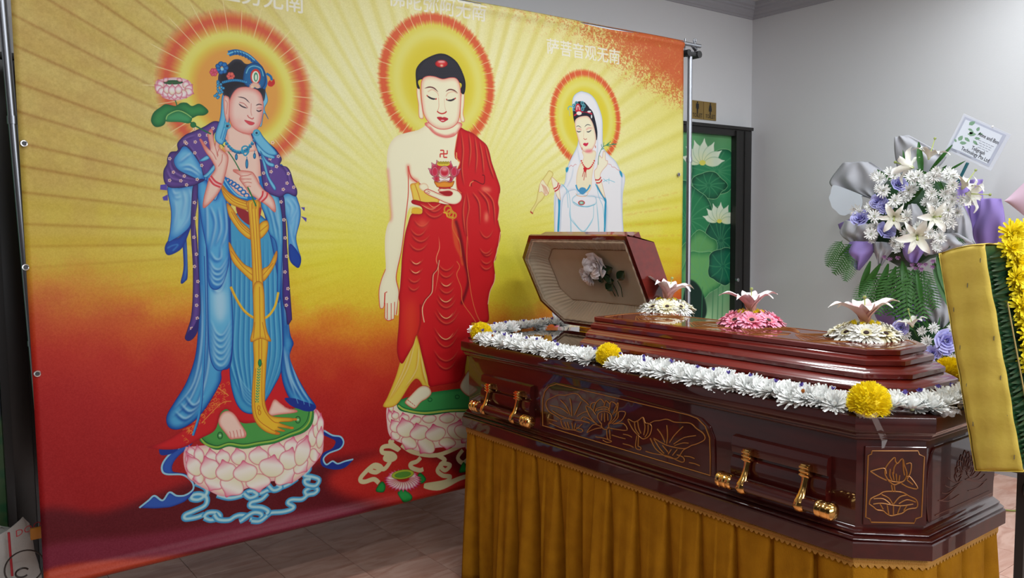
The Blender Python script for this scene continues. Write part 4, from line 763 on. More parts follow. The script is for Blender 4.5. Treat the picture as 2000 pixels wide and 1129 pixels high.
def img_mat(name,S,rough=.35,spec=.4,coat=0):
    m=mat(name,rough=rough,spec=spec,coat=coat); nt=m.node_tree; t=nt.nodes.new('ShaderNodeTexImage'); t.image=S.image(name); t.extension='EXTEND'
    nt.links.new(t.outputs[0],nt.nodes['Principled BSDF'].inputs['Base Color']); return m
def frame_thing(name,x0,x1,zt,ix0,ix1,izt,S,zb,tx0,tx1,hand):
    t=bpy.data.objects.new(name,None); COL.objects.link(t); t.location=((x0+x1)/2,WY,FZ); tag(t,kind='structure')
    part('frame_jamb',MB().box((ix1,WY-.075,FZ),(x1,WY-.002,zt),bev=.006).box((x0,WY-.075,FZ),(ix0,WY-.002,zt),bev=.006),M_blackpaint,t)
    part('frame_jamb_inner',MB().box((ix1,WY-.085,FZ),(ix1+.035,WY-.075,zt-.03)).box((ix1+.12,WY-.083,FZ),(ix1+.138,WY-.075,zt-.03)),M_blackpaint,t,smooth=False)
    part('frame_header',MB().box((ix0,WY-.075,izt),(ix1,WY-.002,zt),bev=.006).box((x0-.02,WY-.09,zt-.022),(x1+.005,WY-.001,zt+.006),bev=.004),M_blackpaint,t)
    mb=MB(); W=S.W/S.k; H=S.H/S.k; a,b=S.X0,S.X0+W; z1=S.Z1; z0=z1-H; y=WY-.03
    mb.add([(a,y,z0),(b,y,z0),(b,y,z1),(a,y,z1)],[(0,1,2,3)],0,[(0,0),(1,0),(1,1),(0,1)])
    mb.box((a,y+.001,FZ),(b,y+.02,z1),1); part('painted_panel',mb,[img_mat(name+'_lotus_print',S,.3,.4),mat('pale_green_board',(.20,.30,.19),rough=.5)],t,smooth=False,label='lotus and leaf painting on the door panel')
    if hand: part('lock',MB().lathe([(0,.016),(.02,.016),(.024,.01)],(ix1+.018,WY-.085,1.0),(0,-1,0),12),M_chrome,t)
    return t
frame_thing('door_1',3.93*Q,5.095*Q,qz(2.186),4.0*Q,4.906*Q,qz(2.12),S,.75,0,0,True)
S2=mural('n',-.6*Q,.315*Q,qz(.3),qz(2.13),8,0); 
S2.fill([(-60,100),(14,110),(20,280),(-60,280)],(128,140,92),soft=6)
leafpad(S2,(-20,330),52,60,(22,110,60),(8,70,40),0,13,2); leafpad(S2,(-10,480),50,80,(14,80,54),(6,40,36),0,13,3); leafpad(S2,(0,650),60,100,(10,48,40),(6,24,30),0,15,4)
lotusw(S2,(-8,420),60); S2.fill([(-60,520),(24,510),(30,600),(36,790),(-60,800)],(10,34,40),soft=8)
for k in range(7): S2.line([(-30,560+k*34),(6,548+k*34),(34,530+k*34)],5,(40,130,84),soft=1)
S2.fill([(-60,850),(60,850),(70,1060),(-60,1060)],(74,104,66),soft=8); 
for k in range(8): S2.fill(S2.ell((10+k%3*14,860+k*22),16,9),(38,96,60),soft=2,a=.7)
frame_thing('door_2',-.75*Q,.455*Q,qz(2.186),-.6*Q,.315*Q,qz(2.12),S2,.3,0,0,False)
# toilet signs
def sign(x0,x1,z0,z1,woman,label):
    t=thing('toilet_sign',((x0+x1)/2,WY-.008,z0),label,'sign')
    part('plate',MB().box((x0,WY-.008,z0),(x1,WY-.0005,z1),bev=.002),mat('brushed_gold',(.36,.24,.075),rough=.35,metal=.6),t)
    cx=(x0+x1)/2; w=(x1-x0); y=WY-.0095; k=(z1-z0); mb=MB(); zb=z0+k*.30
    def pl(pts): mb.prism([(cx+a*w,y+.0014,zb+b*k) for a,b in pts],(0,-.001,0))
    mb.lathe([(0,.052*w),(.001,.052*w)],(cx,y+.001,zb+.60*k),(0,-1,0),14)
    if woman: pl([(-.07,.54),(.07,.54),(.13,.26),(.10,.25),(.14,.18),(-.14,.18),(-.10,.25),(-.13,.26)]); pl([(-.05,.18),(-.01,.18),(-.01,.0),(-.05,.0)]); pl([(.01,.18),(.05,.18),(.05,.0),(.01,.0)])
    else: pl([(-.11,.54),(.11,.54),(.12,.26),(.085,.26),(.07,.46),(.06,.24),(-.06,.24),(-.07,.46),(-.085,.26),(-.12,.26)]); pl([(-.06,.25),(-.008,.25),(-.012,0),(-.05,0)]); pl([(.008,.25),(.06,.25),(.05,0),(.012,0)])
    part('pictogram',mb,M_black,t,smooth=False)
    v,f=text_mb('TOILET',.047,(cx,y-.0002,z0+k*.10),(1,0,0),(0,0,1),align='CENTER',squash=.8); part('lettering',MB().add(v,f),M_black,t,smooth=False)
sign(4.487*Q,4.618*Q,qz(2.225),qz(2.352),False,'gold toilet sign with a black man pictogram, partly behind the chrome pole')
sign(4.624*Q,4.757*Q,qz(2.225),qz(2.352),True,'gold toilet sign with a black woman pictogram above the door frame')
# ---------------------------------------------------------------- banner and its pole frame
SB=banner_art(); M_ban=img_mat('vinyl_print',SB,.45,.16)
bt=thing('banner',((BX0+BX1)/2,BY,BZ0),'large printed vinyl banner with three haloed robed figures hung on a pole frame','banner')
rg=random.Random(4); cre=[(rg.uniform(0,1),rg.uniform(0,1),rg.uniform(-.5,.5),rg.uniform(.006,.02),rg.uniform(-.003,.003)) for _ in range(26)]
def ban(u,v):
    x=BX0+(BX1-BX0)*u; s=(BZ1-BZ0)*v; d=0
    d+=.006*sin(u*9+1.2)*(1-abs(2*v-1)**3)+.004*sin(u*23+v*5)*(v**2)+.005*sin(v*7+u*3)*.6
    for cu_,cv,sl,wd,am in cre: 
        q=(u-cu_)-sl*(v-cv); d+=am*math.exp(-(q/wd)**2)*math.exp(-((v-cv)/.3)**2)
    z=BZ0+s; y=BY-d
    if s<.055: q=1-s/.055; y-= .028*sin(q*pi)*1.0
    if s>2.575-.05: q=(s-2.525)/.05; y-=.012*sin(q*pi)
    if v==0: y=BY+.002
    return (x,y,z)
vs=[0,.003,.006,.009,.0125,.016,.019,.0225,.03]+list(np.linspace(.04,.97,80))+[.98,.985,.99,.994,.997,1]
mb=MB(); NU=170; V=[];U=[]
for v in vs:
    for i in range(NU): V.append(ban(i/(NU-1),v)); U.append((i/(NU-1),v))
mb.add(V,[(j*NU+i,j*NU+i+1,(j+1)*NU+i+1,(j+1)*NU+i) for j in range(len(vs)-1) for i in range(NU-1)],0,U)
o=part('vinyl_sheet',mb,M_ban,bt,sh=0); sol=o.modifiers.new('s','SOLIDIFY'); sol.thickness=.0012; sol.offset=1
m_eye=mat('grommet_steel',(.6,.6,.6),rough=.25,metal=1)
for x,y in ((47,280),(73,730),(1326,341),(50,522)):
    p=onY(x,y,BY-.012); mb=MB(); mb.tube([(p[0]+.010*cos(a),p[1],p[2]+.010*sin(a)) for a in np.linspace(0,2*pi,16,endpoint=False)],.0032,6,0,closed=True)
    mb.lathe([(0,.008),(.001,.008)],(p[0],p[1]+.002,p[2]),(0,-1,0),12,1); part('grommet',mb,[m_eye,M_black],bt)
st=thing('backdrop_stand',(2.26,BY+.04,FZ),'chrome pole frame with a crossbar carrying the big banner','stand')
yp=BY+.045
def pole(x,r0,ln=.012):
    mb=MB().tube([(x+.012-ln,yp,FZ+.02),(x+.012-ln*.48,yp,1.2),(x+.012,yp,2.62)],r0,14); mb.lathe([(0,r0*1.25),(.03,r0*1.25)],(x+.012-ln*.25,yp,1.9),(0,0,1),14); mb.lathe([(0,r0*1.2),(.02,r0*1.2)],(x+.012-ln*.54,yp,1.05),(0,0,1),14)
    part('pole',mb,M_chrome,st); part('base_plate',MB().box((x-.2,yp-.06,FZ),(x+.2,yp+.06,FZ+.012),bev=.003).tube([(x+.012-ln,yp,FZ+.01),(x+.012-ln,yp,FZ+.12)],r0*1.5,12),M_black,st)
    xx=x+.012
    part('clamp',MB().box((xx-.045,yp-.028,2.585),(xx+.05,yp+.028,2.612),bev=.004).tube([(xx-.045,yp-.035,2.60),(xx-.045,yp+.03,2.60)],.022,10).tube([(xx+.055,yp-.035,2.60),(xx+.055,yp+.03,2.60)],.024,10),M_black,st)
    part('eye_bolt',MB().tube([(xx+.045,yp,2.60),(xx+.045,yp,2.68)],.005,8).tube([(xx+.045+.011*cos(a),yp,2.692+.012*sin(a)) for a in np.linspace(0,2*pi,12,endpoint=False)],.0045,6,closed=True),M_chrome,st)
    part('bolt',MB().tube([(xx-.05,yp,2.60),(xx-.05,yp,2.695)],.005,8),M_chrome,st)
pole(4.226,.0165); pole(.362,.016,-.085)
part('crossbar',MB().tube([(.33,BY+.004,2.650),(4.29,BY+.004,2.650)],.012,12).tube([(4.21,BY+.004,2.650),(4.28,yp-.01,2.635)],.014,10),M_chrome,st)
# ---------------------------------------------------------------- the coffin
KX0,KX1,KY0,KY1,KC=2.222,3.030,1.120,3.520,.158
def octo(x0,x1,y0,y1,c,cut=None):
    """octagon outline counter-clockwise; cut=True leaves the +Y end square"""
    p=[(x0+c,y0),(x1-c,y0),(x1,y0+c)]
    p+= [(x1,y1),(x0,y1)] if cut else [(x1,y1-c),(x1-c,y1),(x0+c,y1),(x0,y1-c)]
    return p+[(x0,y0+c)]
def octoff(o,cut=None,base=(KX0,KX1,KY0,KY1,KC)):
    x0,x1,y0,y1,c=base; return octo(x0-o,x1+o,y0-o,y1+(0 if cut else o),max(c+.586*o,.005),cut)
def oloft(mb,levels,cut=None,base=(KX0,KX1,KY0,KY1,KC),mi=0,capb=True,capt=True):
    n=len(octoff(0,cut,base)); V=[];F=[]
    for z,o in levels: V+=[(x,y,z) for x,y in octoff(o,cut,base)]
    L=len(levels)
    for j in range(L-1): F+=[(j*n+i,j*n+(i+1)%n,(j+1)*n+(i+1)%n,(j+1)*n+i) for i in range(n)]
    if capb: F.append(tuple(range(n))[::-1])
    if capt: F.append(tuple((L-1)*n+i for i in range(n)))
    return mb.add(V,F,mi)
def arc(z0,o0,z1,o1,b,n=5):
    """curved moulding between two profile points; b bulges it"""
    out=[]
    for i in range(n+1):
        t=i/n; z=z0+(z1-z0)*t; o=o0+(o1-o0)*t; k=b*sin(pi*t); L=math.hypot(z1-z0,o1-o0); out.append((z-(o1-o0)/L*k*-1*0+0,o+k)) 
    return out
ZB,ZR=.50,.93
cf=thing('coffin',((KX0+KX1)/2,(KY0+KY1)/2,ZB),'dark red lacquered eight-sided coffin with gold line lotuses and brass handles','coffin')
part('body',oloft(MB(),[(ZB+.08,-.05)]+[(.588,-.036),(.592,-.035),(.852,-.035),(.856,-.036)]),M_wood,cf)
part('base_moulding',oloft(MB(),[(ZB,-.006),(ZB+.004,0),(ZB+.048,0),(ZB+.052,-.003)]+arc(ZB+.053,-.008,ZB+.066,-.014,.006)+arc(ZB+.067,-.020,ZB+.080,-.026,.007)+[(ZB+.083,-.032),(ZB+.092,-.038)]),M_wood,cf)
part('rim_moulding',oloft(MB(),[(.848,-.04),(.853,-.030)]+arc(.854,-.028,.866,-.018,.004)+arc(.868,-.014,.882,-.003,-.003)+[(.885,-.001),(.888,0),(.924,0),(.9285,-.002),(.930,-.006)]),M_wood,cf)
# stepped foot lid
LB=(2.468,2.782,1.315,2.66,.072)
prof=[(.930,.142),(.938,.142),(.943,.136)]+arc(.944,.134,.966,.090,.006)+[(.968,.083),(.972,.088),(.984,.088),(.988,.083)]+arc(.989,.080,1.002,.054,.003)+[(1.003,.048),(1.006,.053),(1.020,.053),(1.024,.048)]+arc(1.025,.044,1.038,.023,.003)+[(1.040,.018),(1.043,.022),(1.057,.022),(1.061,.018)]+arc(1.062,.012,1.068,.0,-.002)+[(1.071,-.004),(1.073,0),(1.087,0),(1.090,-.003)]
lid=part('foot_lid',oloft(MB(),prof,cut=True,base=LB),M_lid,cf,label='stepped mahogany foot lid')
# gold line flourish on top of the lid
def tubes(lines,r,z=None,seg=4):
    mb=MB()
    for l in lines:
        if len(l)>1: mb.tube(l,r,seg)
    return mb
def sm3(p,closed=False,n=4):
    p=np.asarray(p,float)
    if len(p)<3: return [tuple(q) for q in p]
    if closed: a,b,c,d=np.roll(p,1,0),p,np.roll(p,-1,0),np.roll(p,-2,0)
    else: e=np.vstack([p[:1],p,p[-1:]]); a,b,c,d=e[:-3],e[1:-2],e[2:-1],e[3:]
    t=np.linspace(0,1,n,endpoint=False)[:,None,None]; q=.5*((2*b)+(-a+c)*t+(2*a-5*b+4*c-d)*t*t+(-a+3*b-3*c+d)*t**3); q=q.transpose(1,0,2).reshape(-1,p.shape[1])
    return [tuple(v) for v in (np.vstack([q,q[:1]]) if closed else np.vstack([q,p[-1:]]))]
L=[];r=random.Random(11)
for yc in (1.62,1.86,2.12,2.42):
    for sx in (-1,1):
        for k in range(5):
            a=.03+.018*k; L.append(sm3([(2.625+sx*(.02+a*.2),yc-.10,1.0905),(2.625+sx*(a+.03),yc-.04+k*.008,1.0905),(2.625+sx*(a*.9),yc+.05,1.0905),(2.625+sx*.012,yc+.10+k*.006,1.0905)]))
    L.append(sm3([(2.625,yc-.09,1.0905),(2.61,yc,1.0905),(2.635,yc+.09,1.0905)]))
for x in (2.49,2.76): L.append([(x,1.40,1.0905),(x,2.62,1.0905)])
for t in (0,1): L.append(sm3([(2.49,2.62,1.0905),(2.625,2.64,1.0905),(2.76,2.62,1.0905)])) if t else L.append([(2.49,1.40,1.0905),(2.55,1.345,1.0905),(2.70,1.345,1.0905),(2.76,1.40,1.0905)])
part('lid_inlay',tubes(L,.0016),M_inlay,cf,label='gold scrollwork on the foot lid')
# viewing glass and its surround at the head
part('glass_surround',MB().box((2.31,2.672,.930),(2.945,3.43,.936),bev=.002),M_wood,cf)
ov=[(2.6275+.255*cos(a)*(1-.12*max(0,-sin(a))),3.03+.335*sin(a),.936) for a in np.linspace(0,2*pi,48,endpoint=False)]
part('viewing_glass',MB().prism(ov,(0,0,.004)),M_glass,cf,label='dark glass viewing window at the head end')
# raised head lid
HB=np.array([2.915,0,.956]); hu=np.array([-.448,0,.894]); hd=np.array([.894,0,.448])
W_=.545; HY0,HY1,HC=2.665,3.515,.135
def hl(u,y,d): p=HB+hu*u+hd*d; return (p[0],y,p[2])
def hoct(o,cut=.0):     # polygon in (u,y), inset by o
    c=max(HC-.586*o,.004); return [(o,HY0+cut),(o,HY1-o-c),(o+c,HY1-o),(W_-o-c,HY1-o),(W_-o,HY1-o-c),(W_-o,HY0+cut)]
mb=MB(); lv=[(0,0),(.014,0),(.018,.005),(.022,.010),(.040,.022),(.042,.020),(.046,.020),(.048,.026),(.146,.106),(.150,.112)]
V=[];n=6
for d,o in lv: V+=[hl(u,y,d) for u,y in hoct(o)]
F=[(j*n+i,j*n+(i+1)%n,(j+1)*n+(i+1)%n,(j+1)*n+i) for j in range(len(lv)-1) for i in range(n-1)]+[tuple((len(lv)-1)*n+i for i in range(n))]
# inner wall
iv=[(0,.022),(.10,.03)]; b0=len(V)
for d,o in iv: V+=[hl(u,y,d) for u,y in hoct(o,.02)]
F+=[(i,b0+i,b0+(i+1)%n,(i+1)%n) for i in range(n)]+[(b0+i,b0+n+i,b0+n+(i+1)%n,b0+(i+1)%n) for i in range(n)]+[tuple(b0+n+i for i in range(n))]
mb.add(V,F)
hlid=part('head_lid',mb,M_lid,cf,label='raised head lid with cream pleated lining')
mb=MB(); mb.prism([hl(0,HY0,0),hl(W_,HY0,0),hl(W_-.112,HY0,.15),hl(.112,HY0,.15)],(0,.018,0)); part('end_board',mb,M_lid,hlid,smooth=False)
# lining
def per(poly,n):
    P=np.array(poly+[poly[0]],float); s=np.r_[0,np.cumsum(np.hypot(*np.diff(P,axis=0).T))]; t=np.linspace(0,s[-1],n,endpoint=False); return np.stack([np.interp(t,s,P[:,0]),np.interp(t,s,P[:,1])],1)
N=420; rr=np.random.default_rng(2); ph=rr.random(N)
rings=[(.020,-.002,.0),(.026,.006,.5),(.034,.004,.5),(.040,.018,1),(.060,.040,1),(.085,.058,1),(.108,.070,.8),(.120,.078,.4)]
mb=MB();V=[]
pl=np.cumsum(rr.uniform(.5,1.3,N)); 
for k,(o,d,a) in enumerate(rings):
    q=per(hoct(o,.02+o*.3),N)
    for i,(u,y) in enumerate(q): V.append(hl(u,y,d+a*.0035*sin(pl[i]*1.6)+a*.003*sin(i*.21)))
mb.add(V,[(j*N+i,(j+1)*N+i,(j+1)*N+(i+1)%N,j*N+(i+1)%N) for j in range(len(rings)-1) for i in range(N)])
part('pleated_lining',mb,M_lin,hlid,sh=0)
q=hoct(.118,.055); part('lining_cushion',MB().prism([hl(u,y,.083) for u,y in q],tuple(-hd*.008)),M_lin,hlid,smooth=False)
q=per(hoct(.118,.055),90); part('cushion_piping',MB().tube([hl(u,y,.074) for u,y in q],.003,5,closed=True),mat('piping',(.30,.20,.12),rough=.7),hlid)
q=per(hoct(.036,.03),160); part('lining_ruche',MB().tube([hl(u,y,.003+.0015*sin(i*2.1)) for i,(u,y) in enumerate(q)],[.005+.0015*sin(i*1.7) for i in range(160)],6,closed=True),M_lin,hlid)
for y in (2.80,3.12): part('hinge',MB().box((2.905,y,.928),(2.935,y+.13,.945),bev=.002).tube([(2.912,y,.950),(2.912,y+.13,.950)],.006,8),M_gold,cf,label='brass hinge')
# near long side: raised panel with a gold lotus pond
XS=KX0+.035
def K(pts,crop=(880,640,3.529),X=XS-.0075):
    ox,oy,s=crop; return [tuple(onX(ox+x/s,oy+y/s,X)) for x,y in pts]
fr=[(635,675),(633,560),(635,490),(650,440),(680,405),(730,388),(1200,498),(1640,602),(1700,625),(1755,680),(1785,760),(1790,880),(1790,1020)]
def inset(P3,k,plane):      # push outline outwards about its centre in-plane
    P=np.array(P3); c=P.mean(0); v=P-c; L=np.linalg.norm(v,axis=1)[:,None]; return [tuple(q) for q in c+v*(1+k/L)]
fr3=K(fr); out=inset(fr3,.02,0)
cur=np.array([p for p in out]); 
mb=MB().prism([(XS+.001,p[1],p[2]) for p in out][::-1],(-.0065,0,0)); o=part('side_panel',mb,M_wood,cf,smooth=False,label='raised panel with a gold lotus pond on the near side'); bv=o.modifiers.new('b','BEVEL'); bv.width=.003; bv.segments=2
A=[fr3+[fr3[0]]]
CLN=lambda l,c=False:A.append(sm3(K(l),c))
for l in ([(760,630),(720,603),(682,580),(660,545),(663,505),(705,480),(745,464),(790,466),(845,453),(880,462),(902,488),(930,510),(952,532)],[(835,608),(832,540),(822,488)],[(824,600),(795,540),(758,500)],[(812,592),(760,555),(685,535)],[(855,602),(880,550),(900,510)],[(872,612),(915,585),(945,578)],[(800,622),(745,600),(700,572)],
          [(760,635),(800,624),(850,636),(900,640),(955,655)],[(760,640),(772,680),(800,695),(850,705),(880,690),(905,665)],[(786,650),(800,690)],[(805,650),(818,695)],[(835,656),(842,700)],[(862,660),(852,702)],[(672,628),(735,646)],[(680,656),(740,682),(790,700),(850,706),(895,720),(912,712),(900,698),(868,690)],
          [(1040,665),(1015,625),(1022,590),(1062,575),(1100,592),(1110,628),(1088,665)],[(1045,590),(1040,640)],[(1062,585),(1062,650)],[(1082,592),(1085,640)],[(998,578),(1012,556),(1060,545),(1088,556),(1096,580)],[(1003,570),(1060,560),(1092,570)],[(1020,562),(1022,572)],[(1045,556),(1046,566)],[(1072,556),(1072,566)],
          [(962,556),(972,522),(1000,516)],[(985,572),(1000,522),(1035,492),(1058,518)],[(1058,540),(1072,504),(1102,530)],[(1096,560),(1100,525),(1112,510),(1140,528),(1148,560),(1130,590)],[(1002,662),(960,612),(932,542),(968,556),(1000,600)],[(1096,664),(1140,610),(1155,520),(1140,545),(1118,600)],
          [(1010,664),(940,622),(915,616),(902,640),(958,658)],[(1112,662),(1152,622),(1160,580),(1206,585),(1178,640),(1122,664)],[(1040,682),(985,668),(940,722),(962,712),(1000,697),(1042,690)],[(1080,688),(1150,702),(1216,706),(1192,662),(1122,664)],[(1040,665),(1045,690),(1070,702),(1090,690),(1088,665)],[(1076,705),(1082,765),(1110,784),(1082,792),(1050,775)],[(1096,702),(1100,768)],[(1000,752),(1055,762),(1102,778)],[(1112,740),(1160,755),(1205,766)],[(1190,734),(1225,742),(1250,755)],
          [(1290,740),(1255,700),(1222,632),(1262,650),(1290,642),(1326,618),(1342,655),(1366,662),(1386,682),(1372,740),(1330,768),(1292,742)],[(1290,645),(1296,690),(1312,730)],[(1326,622),(1340,680),(1332,740)],[(1268,655),(1275,700),(1300,738)],[(1362,668),(1360,720),(1340,755)],[(1284,745),(1276,825),(1306,842),(1312,828),(1292,815)],[(1296,750),(1292,815)],
          [(1366,666),(1400,645),(1440,640),(1490,631),(1540,650),(1600,654),(1655,660),(1695,695),(1742,730),(1752,770),(1700,800),(1660,812),(1620,832),(1560,828),(1480,806),(1400,762)],[(1490,800),(1496,740),(1490,672)],[(1478,792),(1455,740),(1425,698)],[(1510,792),(1545,740),(1602,682)],[(1538,802),(1610,758),(1690,744)],[(1545,812),(1600,795),(1640,796)],
          [(1376,762),(1410,830),(1460,872),(1490,890),(1560,902),(1600,850),(1625,830)],[(1402,768),(1440,830),(1472,868)],[(1500,872),(1522,840)],[(1530,880),(1562,840)],[(1460,810),(1500,860)],[(1345,852),(1400,868),(1500,886),(1590,926),(1612,915),(1598,890),(1560,876)],[(1610,885),(1650,890),(1682,902)],[(1645,930),(1685,938),(1718,952)],[(1188,800),(1235,812),(1262,826)]): CLN(l)
part('lotus_inlay',tubes(A,.0021),M_inlay,o,label='gold line lotuses and leaves')
# near foot chamfer panel
cx_=octoff(-.035); c0=np.array([*cx_[-1],0]); c1=np.array([*cx_[0],0]); cd=(c1-c0)/np.linalg.norm(c1-c0); cn=np.array([cd[1],-cd[0],0]); 
def onC(x,y,off=.006): p0=c0+cn*off; r_=ray(x,y); return CC+r_*(np.dot(p0-CC,cn)/np.dot(r_,cn))
def KL(pts,off=.008,crop=(1360,780,3.235)): ox,oy,s=crop; return [tuple(onC(ox+x/s,oy+y/s,off)) for x,y in pts]
pa=KL([(1062,292),(1455,298),(1448,800),(1048,792)],0.0); o2=part('corner_panel',MB().prism(pa,tuple(cn*.005)),M_wood,cf,smooth=False,label='corner panel with a gold lotus bud'); bv=o2.modifiers.new('b','BEVEL'); bv.width=.003; bv.segments=2
A=[]
A.append([*KL([(1110,325),(1400,325),(1408,348),(1440,362),(1422,742),(1386,755),(1376,783),(1104,777),(1096,756),(1070,745),(1086,355),(1106,347),(1110,325)],.006)])
for l in ([(1100,455),(1150,440),(1190,437),(1200,470)],[(1100,455),(1150,487),(1202,512)],[(1210,508),(1192,470),(1200,425),(1250,368),(1258,392),(1272,405),(1302,376),(1315,420),(1330,465),(1322,500),(1300,522),(1245,520),(1210,508)],[(1270,400),(1250,430),(1245,470)],[(1305,380),(1308,440),(1315,480)],[(1325,408),(1356,404),(1352,460),(1330,505)],[(1240,460),(1248,510)],[(1225,440),(1222,480),(1235,512)],[(1262,470),(1265,515)],[(1285,480),(1280,515)],[(1210,512),(1248,540),(1275,532),(1300,524)],[(1330,490),(1350,490),(1398,562),(1340,556),(1295,532)],[(1330,510),(1368,540)],
          [(1232,540),(1240,585)],[(1250,545),(1254,582)],[(1092,662),(1098,635),(1120,618),(1160,600),(1185,585),(1240,582),(1300,588),(1345,612),(1385,632),(1398,660),(1390,685),(1362,690),(1330,698),(1300,720),(1268,728),(1230,736),(1200,722),(1180,705),(1140,698),(1118,680),(1092,662)],[(1240,664),(1215,625),(1170,602)],[(1246,662),(1285,618),(1332,604)],[(1118,662),(1170,656),(1240,668),(1300,672),(1370,662)],[(1120,628),(1180,628),(1225,660)],[(1280,660),(1330,635),(1385,650)],[(1205,668),(1215,725)],[(1245,670),(1245,730)],[(1290,672),(1270,725)],[(1160,662),(1180,695)],[(1330,670),(1310,705)]): A.append(sm3(KL(l,.006)))
part('lotus_inlay',tubes(A,.0019),M_inlay,o2,label='gold line lotus bud and leaf')
# foot end panel
YE_=KY0+.035
def KE(pts,Y=YE_-.0075,crop=(1780,700,2.632)): ox,oy,s=crop; return [tuple(onY(ox+x/s,oy+y/s,Y)) for x,y in pts]
pe=[(2.415,.603),(2.400,.66),(2.395,.71),(2.400,.76),(2.418,.81),(2.435,.826),(2.815,.826),(2.832,.81),(2.850,.76),(2.855,.71),(2.850,.66),(2.835,.603)]
o3=part('end_panel',MB().prism([(x,YE_+.001,z) for x,z in pe],(0,-.007,0)),M_wood,cf,smooth=False,label='rounded end panel with a bronze line lotus'); bv=o3.modifiers.new('b','BEVEL'); bv.width=.003; bv.segments=2
A=[]
for s_ in (0,):
    cx0,cz0=2.63,.70
    for a in np.linspace(-75,75,9):
        t=radians(a); d=(sin(t),cos(t)); n_=(cos(t),-sin(t)); h=.085-.02*abs(a)/75
        A.append(sm3([(cx0+d[0]*.02,YE_-.0065,cz0+d[1]*.02),(cx0+d[0]*h*.6-n_[0]*.018,YE_-.0065,cz0+d[1]*h*.6-n_[1]*.018),(cx0+d[0]*h,YE_-.0065,cz0+d[1]*h),(cx0+d[0]*h*.6+n_[0]*.018,YE_-.0065,cz0+d[1]*h*.6+n_[1]*.018),(cx0+d[0]*.02,YE_-.0065,cz0+d[1]*.02)]))
    for sx in (-1,1):
        for k in range(4): A.append(sm3([(cx0+sx*.01,YE_-.0065,cz0-.01),(cx0+sx*(.06+.02*k),YE_-.0065,cz0-.005-.012*k),(cx0+sx*(.11+.018*k),YE_-.0065,cz0+.02-.02*k)]))
        A.append(sm3([(cx0+sx*.03,YE_-.0065,cz0-.05),(cx0+sx*.10,YE_-.0065,cz0-.055),(cx0+sx*.16,YE_-.0065,cz0-.04)]))
A.append([(2.45,YE_-.0065,.618),(2.81,YE_-.0065,.618)])
part('lotus_inlay',tubes(A,.0018),M_bronze,o3)
# handles
def handle(ya,yb,zc,side=-1,near=True):
    X=XS if side<0 else KX1-.035; s=side; y0,y1=min(ya,yb),max(ya,yb); xb=X+s*.058
    h=bpy.data.objects.new('handle',None); COL.objects.link(h); h.parent=cf; h.location=Vector((X,(y0+y1)/2,zc))-Vector(cf.location)
    bm_=MB(); zt=zc+.150; yl,yr=y0+.055,y1-.03
    prof2=[(0,0),(.020,.004),(.026,.03),(.022,.058),(.012,.062),(.014,.068),(.024,.075),(.030,.10),(.027,.135),(.018,.142),(0,.145)]
    n=len(prof2); V=[(X+s*d,y,zt-z) for y in (yl,yr) for d,z in prof2]; bm_.add(V,[(i,i+1,n+i+1,n+i) for i in range(n-1)]+[tuple(range(n)),tuple(range(n,2*n))[::-1]])
    part('backplate',bm_,M_wood,h,label='ribbed wooden block behind the handle')
    part('bar',MB().tube([(xb,y0+.03,zc),(xb,y1-.03,zc)],.021,18),M_wood,h,label='dark wooden carrying bar')
    for e,sg in ((y0,1),(y1,-1)):
        part('end_cap',MB().lathe([(0,.014),(.004,.022),(.008,.0265),(.016,.028),(.020,.0245),(.024,.027),(.040,.027),(.044,.024),(.048,.0265),(.060,.0265),(.064,.022)],(xb,e,zc),(0,sg,0),22),M_gold,h,label='ribbed brass end cap')
    for yy in (y0+(y1-y0)*.27,y0+(y1-y0)*.76):
        mb=MB().box((min(X+s*.02,X+s*.045),yy-.0155,zc+.077),(max(X+s*.02,X+s*.045),yy+.0155,zc+.118),bev=.003)
        for zz in (.082,.094,.106): mb.box((min(X+s*.045,X+s*.051),yy-.0165,zc+zz),(max(X+s*.045,X+s*.051),yy+.0165,zc+zz+.007),bev=.002)
        ph_=[(.078,.013,.040),(.065,.010,.044),(.045,.0105,.050),(.025,.013,.060),(.010,.0155,.074),(-.008,.0165,.080),(-.022,.0155,.072),(-.027,.013,.055)]
        V=[]
        for z,wd,d in ph_: V+=[(X+s*d,yy-wd,zc+z),(X+s*(d+.006),yy-wd*.5,zc+z),(X+s*(d+.006),yy+wd*.5,zc+z),(X+s*d,yy+wd,zc+z),(X+s*(d-.012),yy+wd*.8,zc+z),(X+s*(d-.012),yy-wd*.8,zc+z)]
        m_=len(ph_); mb.add(V,[(j*6+i,j*6+(i+1)%6,(j+1)*6+(i+1)%6,(j+1)*6+i) for j in range(m_-1) for i in range(6)]+[tuple(range(6)),tuple((m_-1)*6+i for i in range(6))[::-1]])
        part('bracket',mb,M_gold,h,label='brass bracket gripping the bar',sh=50)
pA=onX(1402,938,XS-.058); pB=onX(1634,997,XS-.058); pC=onX(922,794,XS-.058); pD=onX(1039,822,XS-.058)
handle(pA[1],pB[1],(pA[2]+pB[2])/2); handle(pC[1],pD[1],(pC[2]+pD[2])/2)
handle(1.45,1.85,.66,1); handle(2.85,3.25,.66,1)
